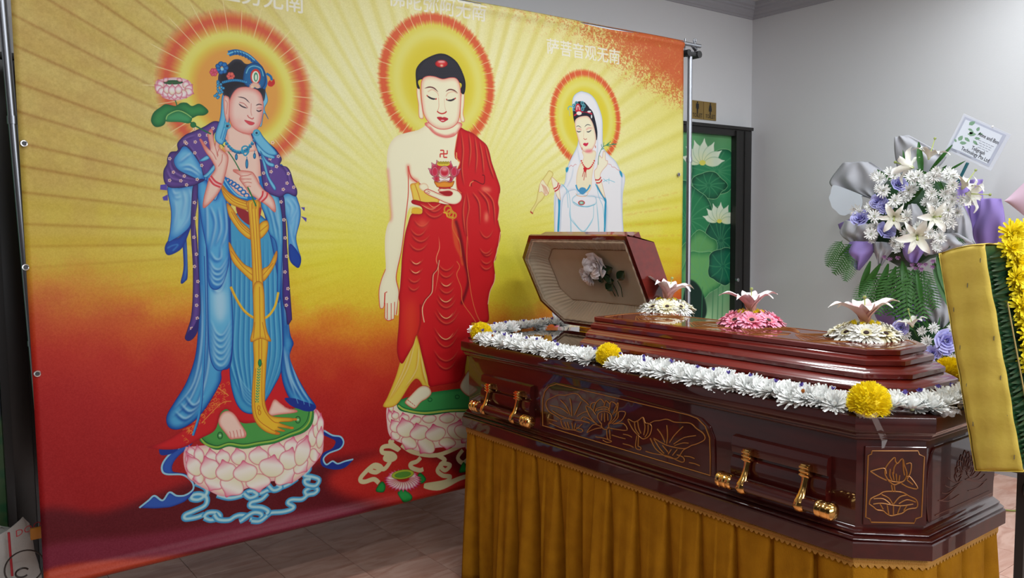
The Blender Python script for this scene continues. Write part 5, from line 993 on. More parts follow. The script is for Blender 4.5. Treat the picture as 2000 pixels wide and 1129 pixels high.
# ---------------------------------------------------------------- skirted stand
stn=thing('skirted_stand',((KX0+KX1)/2,(KY0+KY1)/2,FZ),'stand under the coffin draped in a pleated gold cloth skirt','stand')
part('stand_top',MB().add(*(lambda P:([(x,y,z) for z in (.455,.4985) for x,y in P],[tuple(range(8))[::-1],tuple(range(8,16))]+[(i,(i+1)%8,8+(i+1)%8,8+i) for i in range(8)]))(octoff(-.055))),M_black,stn,smooth=False)
for x in (2.42,2.83):
    for y in (1.35,3.29): part('leg',MB().box((x-.02,y-.02,FZ),(x+.02,y+.02,.456)),M_black,stn,smooth=False)
P0=np.array(octoff(-.03)); P0=np.roll(P0,-7,axis=0)    # start at the near foot corner, run round
seg=np.linalg.norm(np.roll(P0,-1,0)-P0,axis=1); TOT=seg.sum()
def perim(t,o):
    P=np.array(octoff(-.03+o)); P=np.roll(P,-7,axis=0); n=8; s=np.r_[0,np.cumsum(seg)]; d=(t%1)*TOT; i=min(int(np.searchsorted(s,d,side='right')-1),7); f=(d-s[i])/seg[i]; a,b=P[i],P[(i+1)%8]; return a+(b-a)*f
# pleat positions along the perimeter (the near side ones are surveyed)
s_cum=np.r_[0,np.cumsum(seg)]
near=[onX(px_,py_,XS+.0)[1] for px_,py_ in ((930,860),(967,873),(1008,886),(1048,900),(1093,918),(1140,932),(1193,948),(1245,962),(1305,985),(1370,1010),(1437,1035),(1512,1062),(1593,1090))]
base_s=s_cum[7]   # near long side is the last edge before the foot corner
ple=[]
y_at0=P0[7][1]; 
for e in range(8):
    Lg=seg[e]; 
    if e==7:
        for y in near: ple.append(s_cum[7]+abs(y-y_at0))
    else:
        n_=max(1,int(round(Lg/.135))); ple+=[s_cum[e]+(k+.5)*Lg/n_ for k in range(n_)]
ple=np.array(sorted(p for p in ple if 0<=p<TOT)); rr2=np.random.default_rng(8); dep=rr2.uniform(.6,1.25,len(ple)); asy=rr2.uniform(-.4,.4,len(ple))
NS,NV=1500,22; V=[]
zt=.497
for j in range(NV):
    v=j/(NV-1); z=zt-(zt-FZ-.008)*v
    for i in range(NS):
        s_=i/NS*TOT; d=s_-ple; d=(d+TOT/2)%TOT-TOT/2; k=np.argmin(np.abs(d)); q=d[k]; w=.004+.040*v**.9*dep[k]; sd=q*(1 if (k%2 or asy[k]>0) else -1); ww=w*(1.7 if sd>0 else .5); dd=(.014+.10*v**.8)*dep[k]*math.exp(-abs(q/ww)**1.6)
        dd+= (.012*v*sin(q*48+asy[k]*7)+.006*v*sin(q*95+k))*min(1,abs(q)/.03)
        x,y=perim(i/NS,.006+.045*v-dd); V.append((x,y,z))
o=part('cloth_skirt',MB().add(V,[(j*NS+i,(j+1)*NS+i,(j+1)*NS+(i+1)%NS,j*NS+(i+1)%NS) for j in range(NV-1) for i in range(NS)]),M_cloth,stn,sh=0); so=o.modifiers.new('s','SOLIDIFY'); so.thickness=.0015
V=[];NB=1800
for j,(dz,o_) in enumerate(((0,.008),(.003,.013),(.012,.013),(.014,.0115),(.016,.013))):
    for i in range(NB): x,y=perim(i/NB,o_); V.append((x,y,zt-dz))
for i in range(NB): x,y=perim(i/NB,.0125); V.append((x,y,zt-.019-.011*abs(sin(i*.52))))
part('braid_trim',MB().add(V,[(j*NB+i,(j+1)*NB+i,(j+1)*NB+(i+1)%NB,j*NB+(i+1)%NB) for j in range(5) for i in range(NB)]),M_braid,stn,sh=0,label='gold braid along the top of the skirt')
# clear tape on the corner
tp=[onC(1703,820,.040),onC(1714,815,.040),onC(1734,858,.012),onC(1722,862,.012)]
solo('clear_tape',MB().add([tuple(onX(1700,812,KX0-.002)),tuple(onX(1712,812,KX0-.002)),tuple(tp[2]),tuple(tp[3])],[(0,1,2,3)]).add([tuple(p) for p in (tp[3],tp[2],onC(1727,875,.008),onC(1722,876,.008))],[(0,1,2,3)]),M_tape,'strip of clear tape stuck down the foot corner of the coffin','tape')
# ---------------------------------------------------------------- flowers
def petal_strip(mb,O,dirv,up,L,w,curl,mi=0,uv=False,nseg=3,tip=.35,cupv=.15,rise=0):
    """one petal: leaves O along dirv, curls towards up"""
    O=Vector(O);d=Vector(dirv).normalized();u=Vector(up).normalized();s=d.cross(u).normalized(); V=[];U=[]; a=0;p=O.copy();st=L/nseg
    for i in range(nseg+1):
        t=i/nseg; ww=w*(.45+.55*sin(pi*min(1,t*1.15+.12))) if i<nseg else w*tip
        c=p+u*(-cupv*ww)
        V+=[p-s*ww/2+u*cupv*ww*.5,c,p+s*ww/2+u*cupv*ww*.5]; U+=[(0,t),(.5,t),(1,t)]
        a=curl*(t+1/nseg); p=p+(d*cos(a)+u*sin(a))*st
    F=[]
    for i in range(nseg): F+=[(i*3,i*3+1,i*3+4,i*3+3),(i*3+1,i*3+2,i*3+5,i*3+4)]
    return mb.add(V,F,mi,U if uv else None)
def mum_mesh(name,R,seed,mats,layers=((18,.95,8,-.2),(16,.88,24,.1),(14,.72,42,.3),(10,.52,60,.5),(7,.34,76,.6)),wd=.26,core=True,h=.22):
    r=random.Random(seed); mb=MB()
    for li,(n,l,el,cu) in enumerate(layers):
        for k in range(n):
            a=(k+.5*(li%2)+r.uniform(-.25,.25))/n*2*pi; e=radians(el+r.uniform(-9,9)); L=R*l*r.uniform(.86,1.1)
            d=Vector((cos(a)*cos(e),sin(a)*cos(e),sin(e))); up=Vector((-cos(a)*sin(e),-sin(a)*sin(e),cos(e)))
            petal_strip(mb,(cos(a)*R*.06,sin(a)*R*.06,R*h),d,up,L,R*wd*r.uniform(.8,1.1),cu+r.uniform(-.2,.3),nseg=2,tip=.5)
    if core: mb.lathe([(0,R*.12),(R*.16,R*.17),(R*.24,R*.10),(R*.27,.0)],(0,0,R*.08),(0,0,1),8,1 if len(mats)>1 else 0)
    else: mb.lathe([(0,R*.2),(R*.1,R*.16)],(0,0,0),(0,0,1),8,0)
    return mb.mesh(name,mats,True)
def pom_mesh(name,R,seed,mat_):
    r=random.Random(seed); mb=MB(); n=560; g=pi*(3-sqrt(5))
    for k in range(n):
        z=1-2*(k+.5)/n*.80; rr_=sqrt(max(0,1-z*z)); a=k*g; nrm=Vector((rr_*cos(a),rr_*sin(a),z)); t=nrm.cross(Vector((0,0,1))); t=t.normalized() if t.length>1e-3 else Vector((1,0,0))
        up=(Vector((0,0,1))-nrm*z); up=up.normalized() if up.length>1e-3 else Vector((0,1,0))
        petal_strip(mb,nrm*R*.74,(nrm+up*.45+t*r.uniform(-.5,.5)).normalized(),nrm,R*.30*r.uniform(.8,1.1),R*.17,r.uniform(.3,1.0),nseg=2,tip=.8,cupv=.35)
    bm=bmesh.new(); bmesh.ops.create_icosphere(bm,subdivisions=2,radius=R*.84); bm.verts.index_update(); mb.add([v.co[:] for v in bm.verts],[[v.index for v in f.verts] for f in bm.faces]); bm.free()
    return mb.mesh(name,mat_,True)
WM=[mum_mesh('white_chrysanthemum',.043,i,[M_white,M_whitec],wd=.25,layers=((24,.97,8,.1),(22,.90,20,.2),(18,.78,36,.4),(14,.58,54,.5),(9,.38,72,.6))) for i in range(5)]
DM=[mum_mesh('white_daisy_mum',.030,20+i,[M_white,M_whitec],layers=((15,.95,12,0),(12,.75,34,.2),(8,.5,60,.4))) for i in range(3)]
YM=[mum_mesh('yellow_chrysanthemum',.037,40+i,[M_yel2,M_yelg],layers=((18,1.0,4,-.2),(17,.9,16,0),(15,.74,34,.2),(10,.5,56,.5)),wd=.33) for i in range(3)]
PM=[pom_mesh('yellow_pompom',.050,60+i,M_yel) for i in range(2)]
def put(name,me,loc,nrm=(0,0,1),spin=0,sc_=1,parent=None,label=None,cat=None,group=None):
    o=bpy.data.objects.new(name,me); COL.objects.link(o); 
    L=Vector(loc)-(wpos(parent) if parent else Vector((0,0,0)))
    o.matrix_world=Matrix.Translation(L)@(rotto(nrm,spin).to_4x4())@Matrix.Scale(sc_,4)
    if parent: o.parent=parent; 
    return tag(o,label,cat,group)
r=random.Random(21); ZD=.932
def garland(pts,n,group,label,w=.030,rows=2,sz=1.0):
    P=np.array(pts,float); s=np.r_[0,np.cumsum(np.linalg.norm(np.diff(P,axis=0),axis=1))]
    for k in range(n):
        t=(k+.5)/n*s[-1]; x=np.interp(t,s,P[:,0]); y=np.interp(t,s,P[:,1]); i=min(np.searchsorted(s,t),len(s)-1); d=P[i]-P[i-1]; d/=np.linalg.norm(d); nr=np.array([-d[1],d[0]])
        off=((k%rows)-(rows-1)/2)*w+r.uniform(-.005,.005); x+=nr[0]*off; y+=nr[1]*off
        if any((x-q[0])**2+(y-q[1])**2<.047**2 for q in POMS): continue
        nv=Vector((r.uniform(-.35,.35)+(-nr[0]*off*9),r.uniform(-.35,.35),1))
        nv=Vector((nr[0]*off*9-.30+r.uniform(-.4,.4),nr[1]*off*9-.18+r.uniform(-.4,.4),1)).normalized()
        put('white_chrysanthemum',WM[r.randrange(5)],(x,y,ZD+r.uniform(.0,.012)),nv,r.uniform(0,6),r.uniform(.98,1.22)*sz,None,label,'flower',group)
pm=[onZ(939,652,.965),onZ(1189,697,.965),onZ(1697,785,.97),onZ(1862,724,.97)]
POMS=[(p[0],p[1]) for p in pm]; POMS[3]=(min(POMS[3][0],2.93),max(POMS[3][1],1.22)); POMS[0]=(max(POMS[0][0],2.30),min(POMS[0][1],3.43))
lb=['yellow pompom chrysanthemum on the head corner of the coffin rim','yellow pompom chrysanthemum midway along the near rim','yellow pompom chrysanthemum on the near foot corner above the tape','yellow pompom chrysanthemum on the far foot corner beside the yellow framed wreath']
for i,(x,y) in enumerate(POMS): put('yellow_pompom',PM[i%2],(x,y,ZD+.036),(r.uniform(-.2,.2),r.uniform(-.2,.2),1),r.random()*6,(1.0,.98,1.14,1.0)[i],None,lb[i],'flower')
garland([(2.29,3.34),(2.285,2.33)],42,'white chrysanthemums from the head corner to the middle pompom','white chrysanthemum in the near rim garland between the head corner pompom and the middle pompom',w=.044)
garland([(2.285,2.33),(2.28,1.33)],44,'white chrysanthemums from the middle pompom to the foot corner','white chrysanthemum in the near rim garland between the middle pompom and the foot corner pompom',w=.046)
garland([(2.30,1.29),(2.405,1.180),(2.60,1.160),(2.83,1.165),(2.90,1.19)],24,'white chrysanthemums around the foot rim','white chrysanthemum in the garland across the foot end rim',w=.036)
garland([(2.36,3.46),(2.60,3.475),(2.82,3.465),(2.93,3.40)],16,'white chrysanthemums across the head rim','white chrysanthemum in the garland across the head end rim',w=.02,sz=1.05)
for (pp,n) in (([(2.285,3.3),(2.275,1.36)],22),([(2.36,1.22),(2.84,1.165)],6),([(2.45,3.45),(2.9,3.42)],5)):
    for k in range(n):
        t=(k+r.uniform(.2,.8))/n; x=pp[0][0]+(pp[1][0]-pp[0][0])*t+r.uniform(-.03,.03); y=pp[0][1]+(pp[1][1]-pp[0][1])*t
        if k==0: sm_=mum_mesh('statice',.011,3,[M_purp],layers=((6,.9,30,.6),(5,.6,60,.6)),wd=.7)
        put('purple_statice_bloom',sm_,(x-.012,y,ZD+.050),(r.uniform(-.8,-.1),r.uniform(-.4,.4),1),r.random()*6,r.uniform(.95,1.35),None,'tiny purple statice bloom tucked among the white rim garland','flower','purple blooms tucked in the rim garland')
for i,(px_,py_) in enumerate(((962,658),(1568,768),(1455,722))):
    p=onZ(px_,py_,.975); put('dried_petal',mum_mesh('dried',.014,9,[M_org],layers=((4,.9,50,.8),(3,.6,70,.6)),wd=.9),tuple(p),(-.4,-.4,1),i,1,None,('curled orange petal beside the pompom at the head corner','curled orange petal in the garland before the foot corner','curled orange petal midway in the near garland')[i],'petal')
# lilies
def lily_petal(L,H,w,rec,inner):
    mb=MB()
    def fn(u,v):
        t=v; s=(u-.5)*2; ww=w*(.16+.84*sin(pi*min(1,t**1.15*.93))**.75)*(1-max(0,t-.9)*7.5)
        r_=L*(.42*t+.58*t**2.0); z=H*sin(pi/2*min(1,t/1.02))**1.02-rec*max(0,t-.84)**1.5*1.6
        k=(1-t)**.6; ru=.0035*sin(t*13+s*2.5)*abs(s)*t
        return (r_-abs(s)**2*ww*.34*k+.003*sin(t*20)*abs(s)*t,s*ww/2,z+ru+ww*.26*s*s*t*(1-.5*t))
    return mb.grid(fn,9,16,uv=True)
LP=[lily_petal(.108,.088,.066,.10,0).mesh('lily_petal',M_lily),lily_petal(.100,.082,.052,.16,0).mesh('lily_petal',M_lily)]
LPw=[lily_petal(.085,.05,.036,.10,0).mesh('lily_petal',M_lilyw),lily_petal(.080,.045,.026,.14,0).mesh('lily_petal',M_lilyw)]
m_sty=mat('lily_style',(.42,.50,.12),rough=.5); m_stg=mat('lily_stigma',(.30,.36,.10),rough=.5)
STY=MB().tube([(0,0,0),(.002,0,.05),(.003,0,.100)],[.0035,.0022,.002],6).lathe([(0,.003),(.003,.0065),(.009,.006),(.011,.002)],(.003,0,.098),(0,0,1),8,1).mesh('style',[m_sty,m_stg])
def lily(parent,loc,nrm,spin,s=1,meshes=LP,angs=None,label=None,scales=None):
    o=bpy.data.objects.new('lily',None); COL.objects.link(o); o.parent=parent; R_=rotto(nrm,0).to_4x4(); o.matrix_local=Matrix.Translation(Vector(loc)-wpos(parent))@R_@Matrix.Scale(s,4); tag(o,label=label)
    for k in range(6):
        a=(angs[k] if angs else spin+k*pi/3); q=bpy.data.objects.new('petal',meshes[k%2]); COL.objects.link(q); q.parent=o; sk=scales[k] if scales else 1
        q.matrix_local=Matrix.Rotation(a,4,'Z')@Matrix.Diagonal((sk,1,1,1))
    q=bpy.data.objects.new('style',STY); COL.objects.link(q); q.parent=o
    return o
def gerbera_mesh(name,R,seed,m,n=26):
    r_=random.Random(seed); mb=MB()
    for ring,(l,el,nn) in enumerate(((1,-4,n),(.9,8,n),(.55,26,n-6))):
        for k in range(nn):
            a=(k+.5*ring+r_.uniform(-.15,.15))/nn*2*pi; e=radians(el+r_.uniform(-5,5)); d=Vector((cos(a)*cos(e),sin(a)*cos(e),sin(e))); up=Vector((-cos(a)*sin(e),-sin(a)*sin(e),cos(e)))
            petal_strip(mb,(cos(a)*R*.14,sin(a)*R*.14,R*(.02+.03*ring)),d,up,R*.86*l*r_.uniform(.9,1.08),R*.235,r_.uniform(-.35,.1),uv=True,nseg=3,tip=.55,cupv=.12)
    return mb.mesh(name,m,True)
m_gc=mat('gerbera_eye',(.035,.012,.012),rough=.8); m_gc2=mat('gerbera_yellow_eye',(.66,.60,.34),rough=.8)
GC=[MB().lathe([(0,.0070),(.003,.0080),(.005,.006),(.0045,.002)],(0,0,.001),(0,0,1),12).mesh('eye',m_gc)]
GR=MB().lathe([(0,.013),(.004,.0165),(.007,.0145),(.004,.010)],(0,0,.0005),(0,0,1),14)
GRm={k:GR.mesh('disc',m) for k,m in (('w',m_gc2),('p',mat('gerbera_pink_disc',(.62,.20,.22),rough=.8)))}
GM={'w':[gerbera_mesh('gerbera',.052,i,M_ger) for i in range(2)],'c':[gerbera_mesh('gerbera',.050,5+i,M_gerc) for i in range(2)],'p':[gerbera_mesh('gerbera',.050,9+i,M_gerp) for i in range(2)]}
YF=mum_mesh('filler',.020,77,[M_yel],layers=((12,.9,40,.5),(9,.7,60,.5)),wd=.3)
vr=Vector((CC[0],CC[1],0))
def arrangement(px_,py_,Rd,kind,label,lspin,lscale,lnorm,angs=None,scales=None):
    p=onZ(px_,py_,1.090); t=thing('flower_arrangement',(p[0],p[1],1.0905),label,'flower arrangement'); r_=random.Random(int(px_))
    part('foam_dome',MB().lathe([(0,Rd*.45),(.012,Rd*.45),(.026,Rd*.30),(.032,Rd*.1)],(p[0],p[1],1.0905),(0,0,1),16),M_green2,t)
    tocam=atan2(-p[1],-p[0]); seq={'w':'wcwwcwcw','c':'cwcwwcww','p':'pppppppp'}[kind]
    for k in range(8):
        a=tocam+k*pi/4+.05; g=seq[k]; d=Vector((cos(a),sin(a),0)); loc=Vector((p[0],p[1],1.0905))+d*Rd*.62+Vector((0,0,.020 if k%2 else .023)); nrm=(d*.62+Vector((0,0,1))).normalized()
        s_=Rd/.115*(1.02 if k%2==0 else .98)
        G_=put('gerbera',GM[g][k%2],loc,nrm,r_.random()*6,s_,t,label={'w':'white gerbera','c':'cream gerbera','p':'pink gerbera'}[g])
        for nm,me in (('disc',GRm['p' if g=='p' else 'w']),('eye',GC[0])):
            q=bpy.data.objects.new(nm,me); COL.objects.link(q); q.parent=G_; q.location=(0,0,.0035 if nm=='eye' else .002)
    for k in range(9):
        a=k*.698; put('yellow_filler',YF,(p[0]+.030*cos(a)*Rd/.11,p[1]+.030*sin(a)*Rd/.11,1.0905+.040),(cos(a)*.6,sin(a)*.6,1),a,1,t)
    lily(t,(p[0],p[1],1.0905+.040),lnorm,lspin,lscale,angs=angs,scales=scales,label='pale pink lily')
    return t
RT=Vector((sin(YAW),-cos(YAW),0)); FW=Vector((cos(YAW),sin(YAW),0)); ar=atan2(RT.y,RT.x)
arrangement(1301,607,.140,'c','white gerbera ring with a leaning pink lily, beside the raised head lid',0,1.12,(RT*.22+Vector((0,0,1))).normalized(),angs=[ar+.25,ar-.5,ar+pi-.2,ar+pi+.7,ar+1.5,ar-1.7],scales=[1.0,.9,1.1,.9,.7,.7])
arrangement(1466,634,.140,'p','pink gerbera ring with a pink lily in the middle of the foot lid',0,1.0,(0,0,1),angs=[ar+.15,ar-.35,ar+pi-.1,ar+pi+.6,ar+1.5,ar-1.6],scales=[1.05,.85,1.15,.8,.6,.7])
arrangement(1689,660,.137,'w','white gerbera ring with a pink lily at the foot of the lid',0,1.0,(RT*-.05+Vector((0,0,1))).normalized(),angs=[ar+.1,ar-.5,ar+pi+.1,ar+pi-.6,ar+1.5,ar-1.7],scales=[1.2,.9,1.2,.9,.6,.7])
# white silk rose on the lining of the raised lid
def onH(x,y,d=.068): p0=HB+hd*d; r_=ray(x,y); return CC+r_*(np.dot(p0-CC,hd)/np.dot(r_,hd))
p=onH(1185,555); t=thing('silk_rose_spray',tuple(p),'white silk roses with dark leaves pinned to the lid lining','artificial flower')
def rose_mesh(name,R,seed,m,uvm=True):
    r_=random.Random(seed); mb=MB()
    for ring in range(5):
        n=3+ring; rad=R*(.12+.19*ring); hh=R*(.95-.12*ring)
        for k in range(n):
            a0=(k+ring*.37)/n*2*pi+r_.uniform(-.2,.2); sp=2*pi/n*.72
            def fn(u,v,a0=a0,sp=sp,rad=rad,hh=hh,ring=ring):
                a=a0+(u-.5)*sp*1.5*(1-.15*v); fl=rad*(.35+.65*v**.7)+R*.05*ring*v**3*1.6; e=1-(2*u-1)**2*.28*v
                return (fl*cos(a),fl*sin(a),hh*v*e+R*.03*sin(u*9+ring)*v)
            mb.grid(fn,6,5,uv=uvm)
    return mb.mesh(name,m,True)
RW=rose_mesh('silk_rose',.042,1,mat('silk_white',(.92,.86,.87),rough=.6,sheen=.3),False)
nH=-Vector(hd)
put('rose_bloom',RW,tuple(onH(1166,516)),nH+Vector((0,-.1,.1)),0,1.45,t); put('rose_bloom',RW,tuple(onH(1151,537)),nH+Vector((-.1,.3,-.2)),2,1.15,t)
def leaf_mesh(name,L,w,m,bend=.3,fold=.25):
    return MB().grid(lambda u,v:((u-.5)*2*w/2*sin(pi*min(1,v*.93+.04))**.75,L*v,L*(-bend*v*v)+fold*w*abs(u-.5)),5,9).mesh(name,m)
m_dl=mat('dark_leaf',(.010,.045,.016),rough=.25); LF=leaf_mesh('leaf',.058,.040,m_dl,.1)
def along(P,Q,spinv,me,name,parent,s=1,label=None):
    P=Vector(P);Q=Vector(Q);y=(Q-P).normalized();z=Vector(spinv);x=y.cross(z).normalized();z=x.cross(y); o=bpy.data.objects.new(name,me); COL.objects.link(o)
    M=Matrix.Translation(P-wpos(parent))@Matrix(((x.x,y.x,z.x,0),(x.y,y.y,z.y,0),(x.z,y.z,z.z,0),(0,0,0,1)))@Matrix.Scale(s,4); o.matrix_world=M; o.parent=parent; return tag(o,label=label)
for a,b in (((1176,533),(1150,556)),((1176,533),(1170,560)),((1178,528),(1196,524)),((1172,532),(1160,531)),((1196,553),(1186,540)),((1196,553),(1190,560)),((1208,545),(1218,530)),((1200,548),(1188,545))): along(onH(*a,.058),onH(*b,.056),nH,LF,'leaf',t,1.25)
for l in ([(1176,533),(1190,556),(1202,579)],[(1196,553),(1203,566),(1208,579)],[(1206,548),(1213,562),(1216,580)]): part('stem',MB().tube([tuple(onH(x,y,.066)) for x,y in l],.0022,6),m_dl,t)

def film(px_,py_,w_,h_,label,seed):
    p=onZ(px_,py_,ZD+.004); r_=random.Random(seed); a=[r_.uniform(20,60) for _ in range(6)]
    fn=lambda u,v:(p[0]+(u-.5)*w_,p[1]+(v-.5)*h_,p[2]+.004+.010*sin(u*a[0]*.3+v*a[1]*.2)*sin(v*a[2]*.3+2)+.006*sin(u*a[3]*.5+v*a[4]*.4))
    solo('clear_film',MB().grid(fn,16,14),M_tape,label,'plastic film',origin=tuple(p),sh=0)
film(1700,808,.10,.07,'crumpled clear film under the yellow pompom at the near foot corner',1); film(1848,806,.07,.06,'crumpled clear film at the end of the foot rim garland by the yellow framed wreath',2)
# ---------------------------------------------------------------- standing flower spray near the right wall
BXP=4.62*Q
fs=thing('standing_flower_spray',(4.70*Q,2.36*Q,FZ),'tall spray of white flowers wrapped in grey and purple paper by the right wall','flower arrangement')
def bq(x,y,dx=0): return onX(x,y,BXP+dx*Q)
toC=Vector(CC)-Vector(bq(1780,420)); toC.normalize()
# tripod, foam cage
part('tripod_leg',MB().tube([(4.70*Q,2.36*Q,qz(1.05)),(4.42*Q,2.20*Q,FZ)],.011,8),M_black,fs); part('tripod_leg',MB().tube([(4.70*Q,2.36*Q,qz(1.05)),(4.55*Q,2.68*Q,FZ)],.011,8),M_black,fs); part('tripod_leg',MB().tube([(4.70*Q,2.36*Q,qz(1.05)),(5.02*Q,2.40*Q,FZ)],.011,8),M_black,fs)
part('stem_post',MB().tube([(4.72*Q,2.36*Q,.4),(4.72*Q,2.36*Q,1.56)],.02,10),M_gdark,fs)
c=bq(1780,430,.10); bm=bmesh.new(); bmesh.ops.create_icosphere(bm,subdivisions=3,radius=1); R_=random.Random(5)
for v in bm.verts: v.co=Vector((v.co.x*.18,v.co.y*.32,v.co.z*.32))*(1+R_.uniform(-.08,.08))+Vector(c)
bm.verts.index_update(); part('foliage_core',MB().add([v.co[:] for v in bm.verts],[[v.index for v in f.verts] for f in bm.faces]),M_gdark,fs,kind='stuff'); bm.free()
def sheet(name,px,dx,m,folds=5,amp=.012,bulge=.05,label=None,n=26,seed=0):
    """crumpled wrapping sheet: rows of the outline given as left and right edges"""
    Lp,Rp=px; La=np.array(sm3([bq(x,y,dx) for x,y in Lp],n=6)); Ra=np.array(sm3([bq(x,y,dx) for x,y in Rp],n=6)); r_=random.Random(seed); ph=r_.uniform(0,6)
    def ev(A,v): f=v*(len(A)-1); i=min(int(f),len(A)-2); return A[i]+(A[i+1]-A[i])*(f-i)
    def fn(u,v):
        p=ev(La,v)*(1-u)+ev(Ra,v)*u; k=sin(pi*u)*sin(pi*min(1,v*.9+.1)); d=bulge*k+amp*sin(u*folds*2*pi+ph+v*2.2)*(.3+.7*v)+amp*.6*sin(u*folds*4.7+ph*2-v*6)
        return tuple(p-np.array([.95,.25,-.1])*d*Q)
    o=part(name,MB().grid(fn,n,n),m,fs,sh=0,label=label); s=o.modifiers.new('s','SOLIDIFY'); s.thickness=.0012; return o
G_,P_='wrapping_sheet','wrapping_sheet'
sheet(G_,([(1748,268),(1748,300),(1756,345),(1770,370)],[(1775,264),(1838,300),(1846,312),(1800,360)]),.16,M_paper,3,.014,.05,'grey sheet rising behind the top',seed=1)
sheet(G_,([(1645,318),(1625,345),(1622,360),(1640,372),(1700,388)],[(1700,316),(1728,335),(1730,350),(1722,370),(1712,388)]),.10,M_paper,3,.016,.05,'grey sheet fanned out at upper left',seed=2)
sheet(P_,([(1885,352),(1880,380),(1885,440),(1890,470)],[(1920,350),(1920,390),(1920,440),(1918,478)]),.18,M_ppaper,2,.008,.02,'purple sheet at upper right',seed=3)
sheet(P_,([(1915,388),(1912,420),(1900,450),(1905,482)],[(1956,388),(1962,420),(1965,455),(1958,474)]),.12,M_ppaper,2,.008,.03,'purple sheet at far right',seed=4)
sheet(P_,([(1858,355),(1852,380),(1860,400),(1870,420)],[(1885,352),(1892,372),(1890,400),(1895,430)]),.10,M_ppaper,2,.006,.02,seed=5)
sheet(G_,([(1850,400),(1845,430),(1830,465),(1815,490)],[(1880,395),(1895,430),(1900,462),(1908,478)]),-.06,M_paper,5,.016,.05,'grey gathered sheet at right',seed=6)
sheet(G_,([(1812,458),(1802,475),(1800,490),(1806,500)],[(1870,455),(1895,470),(1900,478),(1862,488)]),-.12,M_paper,4,.014,.04,seed=7)
sheet(G_,([(1775,400),(1770,420),(1775,440),(1782,450)],[(1790,398),(1804,420),(1804,440),(1798,455)]),-.18,M_paper,2,.012,.05,'grey loop of paper among the blooms',seed=8)
sheet(G_,([(1650,430),(1640,450),(1645,462),(1660,474)],[(1700,438),(1712,455),(1712,468),(1700,476)]),-.04,M_paper,3,.012,.05,'grey fold at lower left',seed=9)
sheet(P_,([(1637,438),(1640,448),(1650,458)],[(1680,420),(1690,436),(1690,450)]),.06,M_ppaper,2,.006,.02,seed=10)
sheet(P_,([(1660,472),(1648,492),(1655,505),(1672,527)],[(1704,472),(1706,490),(1696,505),(1678,528)]),-.10,M_ppaper,2,.014,.06,'purple paper cone at lower left',seed=11)
sheet(G_,([(1704,472),(1706,490),(1712,505),(1716,518)],[(1738,474),(1744,486),(1734,500),(1722,519)]),-.10,M_paper,3,.014,.05,seed=12)
sheet(P_,([(1768,470),(1764,490),(1768,505),(1775,513)],[(1806,470),(1808,485),(1800,500),(1790,514)]),-.14,M_ppaper,2,.014,.05,'purple paper cone at bottom centre',seed=13)
sheet(P_,([(1722,572),(1708,600),(1712,622),(1730,640)],[(1770,576),(1784,592),(1786,615),(1778,640)]),.04,M_ppaper,2,.012,.04,'purple sheet below the ferns',seed=14)
sheet(G_,([(1790,556),(1788,590),(1800,620),(1822,642)],[(1850,556),(1862,590),(1866,620),(1850,642)]),.06,M_paper,4,.016,.05,'grey sheet below the ferns',seed=15)
sheet(P_,([(1775,610),(1790,635),(1815,660)],[(1796,612),(1820,640),(1840,665)]),.03,M_ppaper,1,.006,.02,seed=16)
# blooms
R_=random.Random(12)
def nd(j=.5): return (toC+Vector((R_.uniform(-j,j),R_.uniform(-j,j),R_.uniform(-.2,j)))).normalized()
crop6=lambda x,y:(1600+x/4.03,200+y/4.03)
for i,(x,y) in enumerate(((445,580),(480,600),(560,560),(590,575),(500,690),(465,680),(600,600),(700,690),(730,680),(780,580),(820,640),(840,665),(720,590),(760,600),(900,580),(930,540),(870,590),(1020,560),(1000,600),(1040,590),(640,750),(590,770),(680,770),(700,745),(860,770),(830,800),(920,800),(890,720),(980,720),(1060,730),(1050,780),(1130,770),(1165,785),(990,800),(1020,850),(1090,870),(940,860),(1000,920),(1040,950),(985,950),(650,920),(700,890),(950,975),(935,1040),(870,1030),(960,1070),(690,1030),(600,1100),(625,1115),(410,1010),(440,970),(430,900),(300,850),(320,870),(780,990),(790,960),(410,1040),(400,830),(430,850),(570,820),(1050,650),(880,840),(840,770))):
    if (x,y) in ((840,770),): continue
    put('daisy_bloom',DM[i%3],tuple(bq(*crop6(x,y),R_.uniform(-.24,-.12))),nd(),R_.random()*6,R_.uniform(.95,1.4)*Q,fs)
for i,(x,y) in enumerate(((1796,452),(1753,648),(1772,652),(1803,648),(1822,640),(1838,690),(1800,700),(1862,700),(1812,668),(1845,655),(1858,640),(1790,690),(1776,672),(1870,665),(1826,712))): put('daisy_bloom',DM[i%3],tuple(bq(x,y,R_.uniform(-.2,-.1))),nd(),R_.random()*6,R_.uniform(.8,1.3)*Q,fs)
for i,(x,y) in enumerate(((1740,403),(1700,446),(1712,458),(1764,440),(1745,470),(1750,490),(1758,480),(1705,470),(1825,478),(1830,486))): put('white_bud',DM[i%3],tuple(bq(x,y,-.20)),nd(.8),R_.random()*6,.85*Q,fs)
LR=rose_mesh('lavender_rose',.034,3,M_lav)
for x,y,s in ((1755,362,1.1),(1717,394,1.15),(1729,405,1.05),(1681,428,1.25),(1729,452,1.25),(1848,666,1.5),(1760,640,1.05),(1822,690,1.0),(1840,682,1.1)): put('lavender_rose',LR,tuple(bq(x,y,-.19)),nd(.7),R_.random()*6,s*1.25,fs,label='lavender rose')
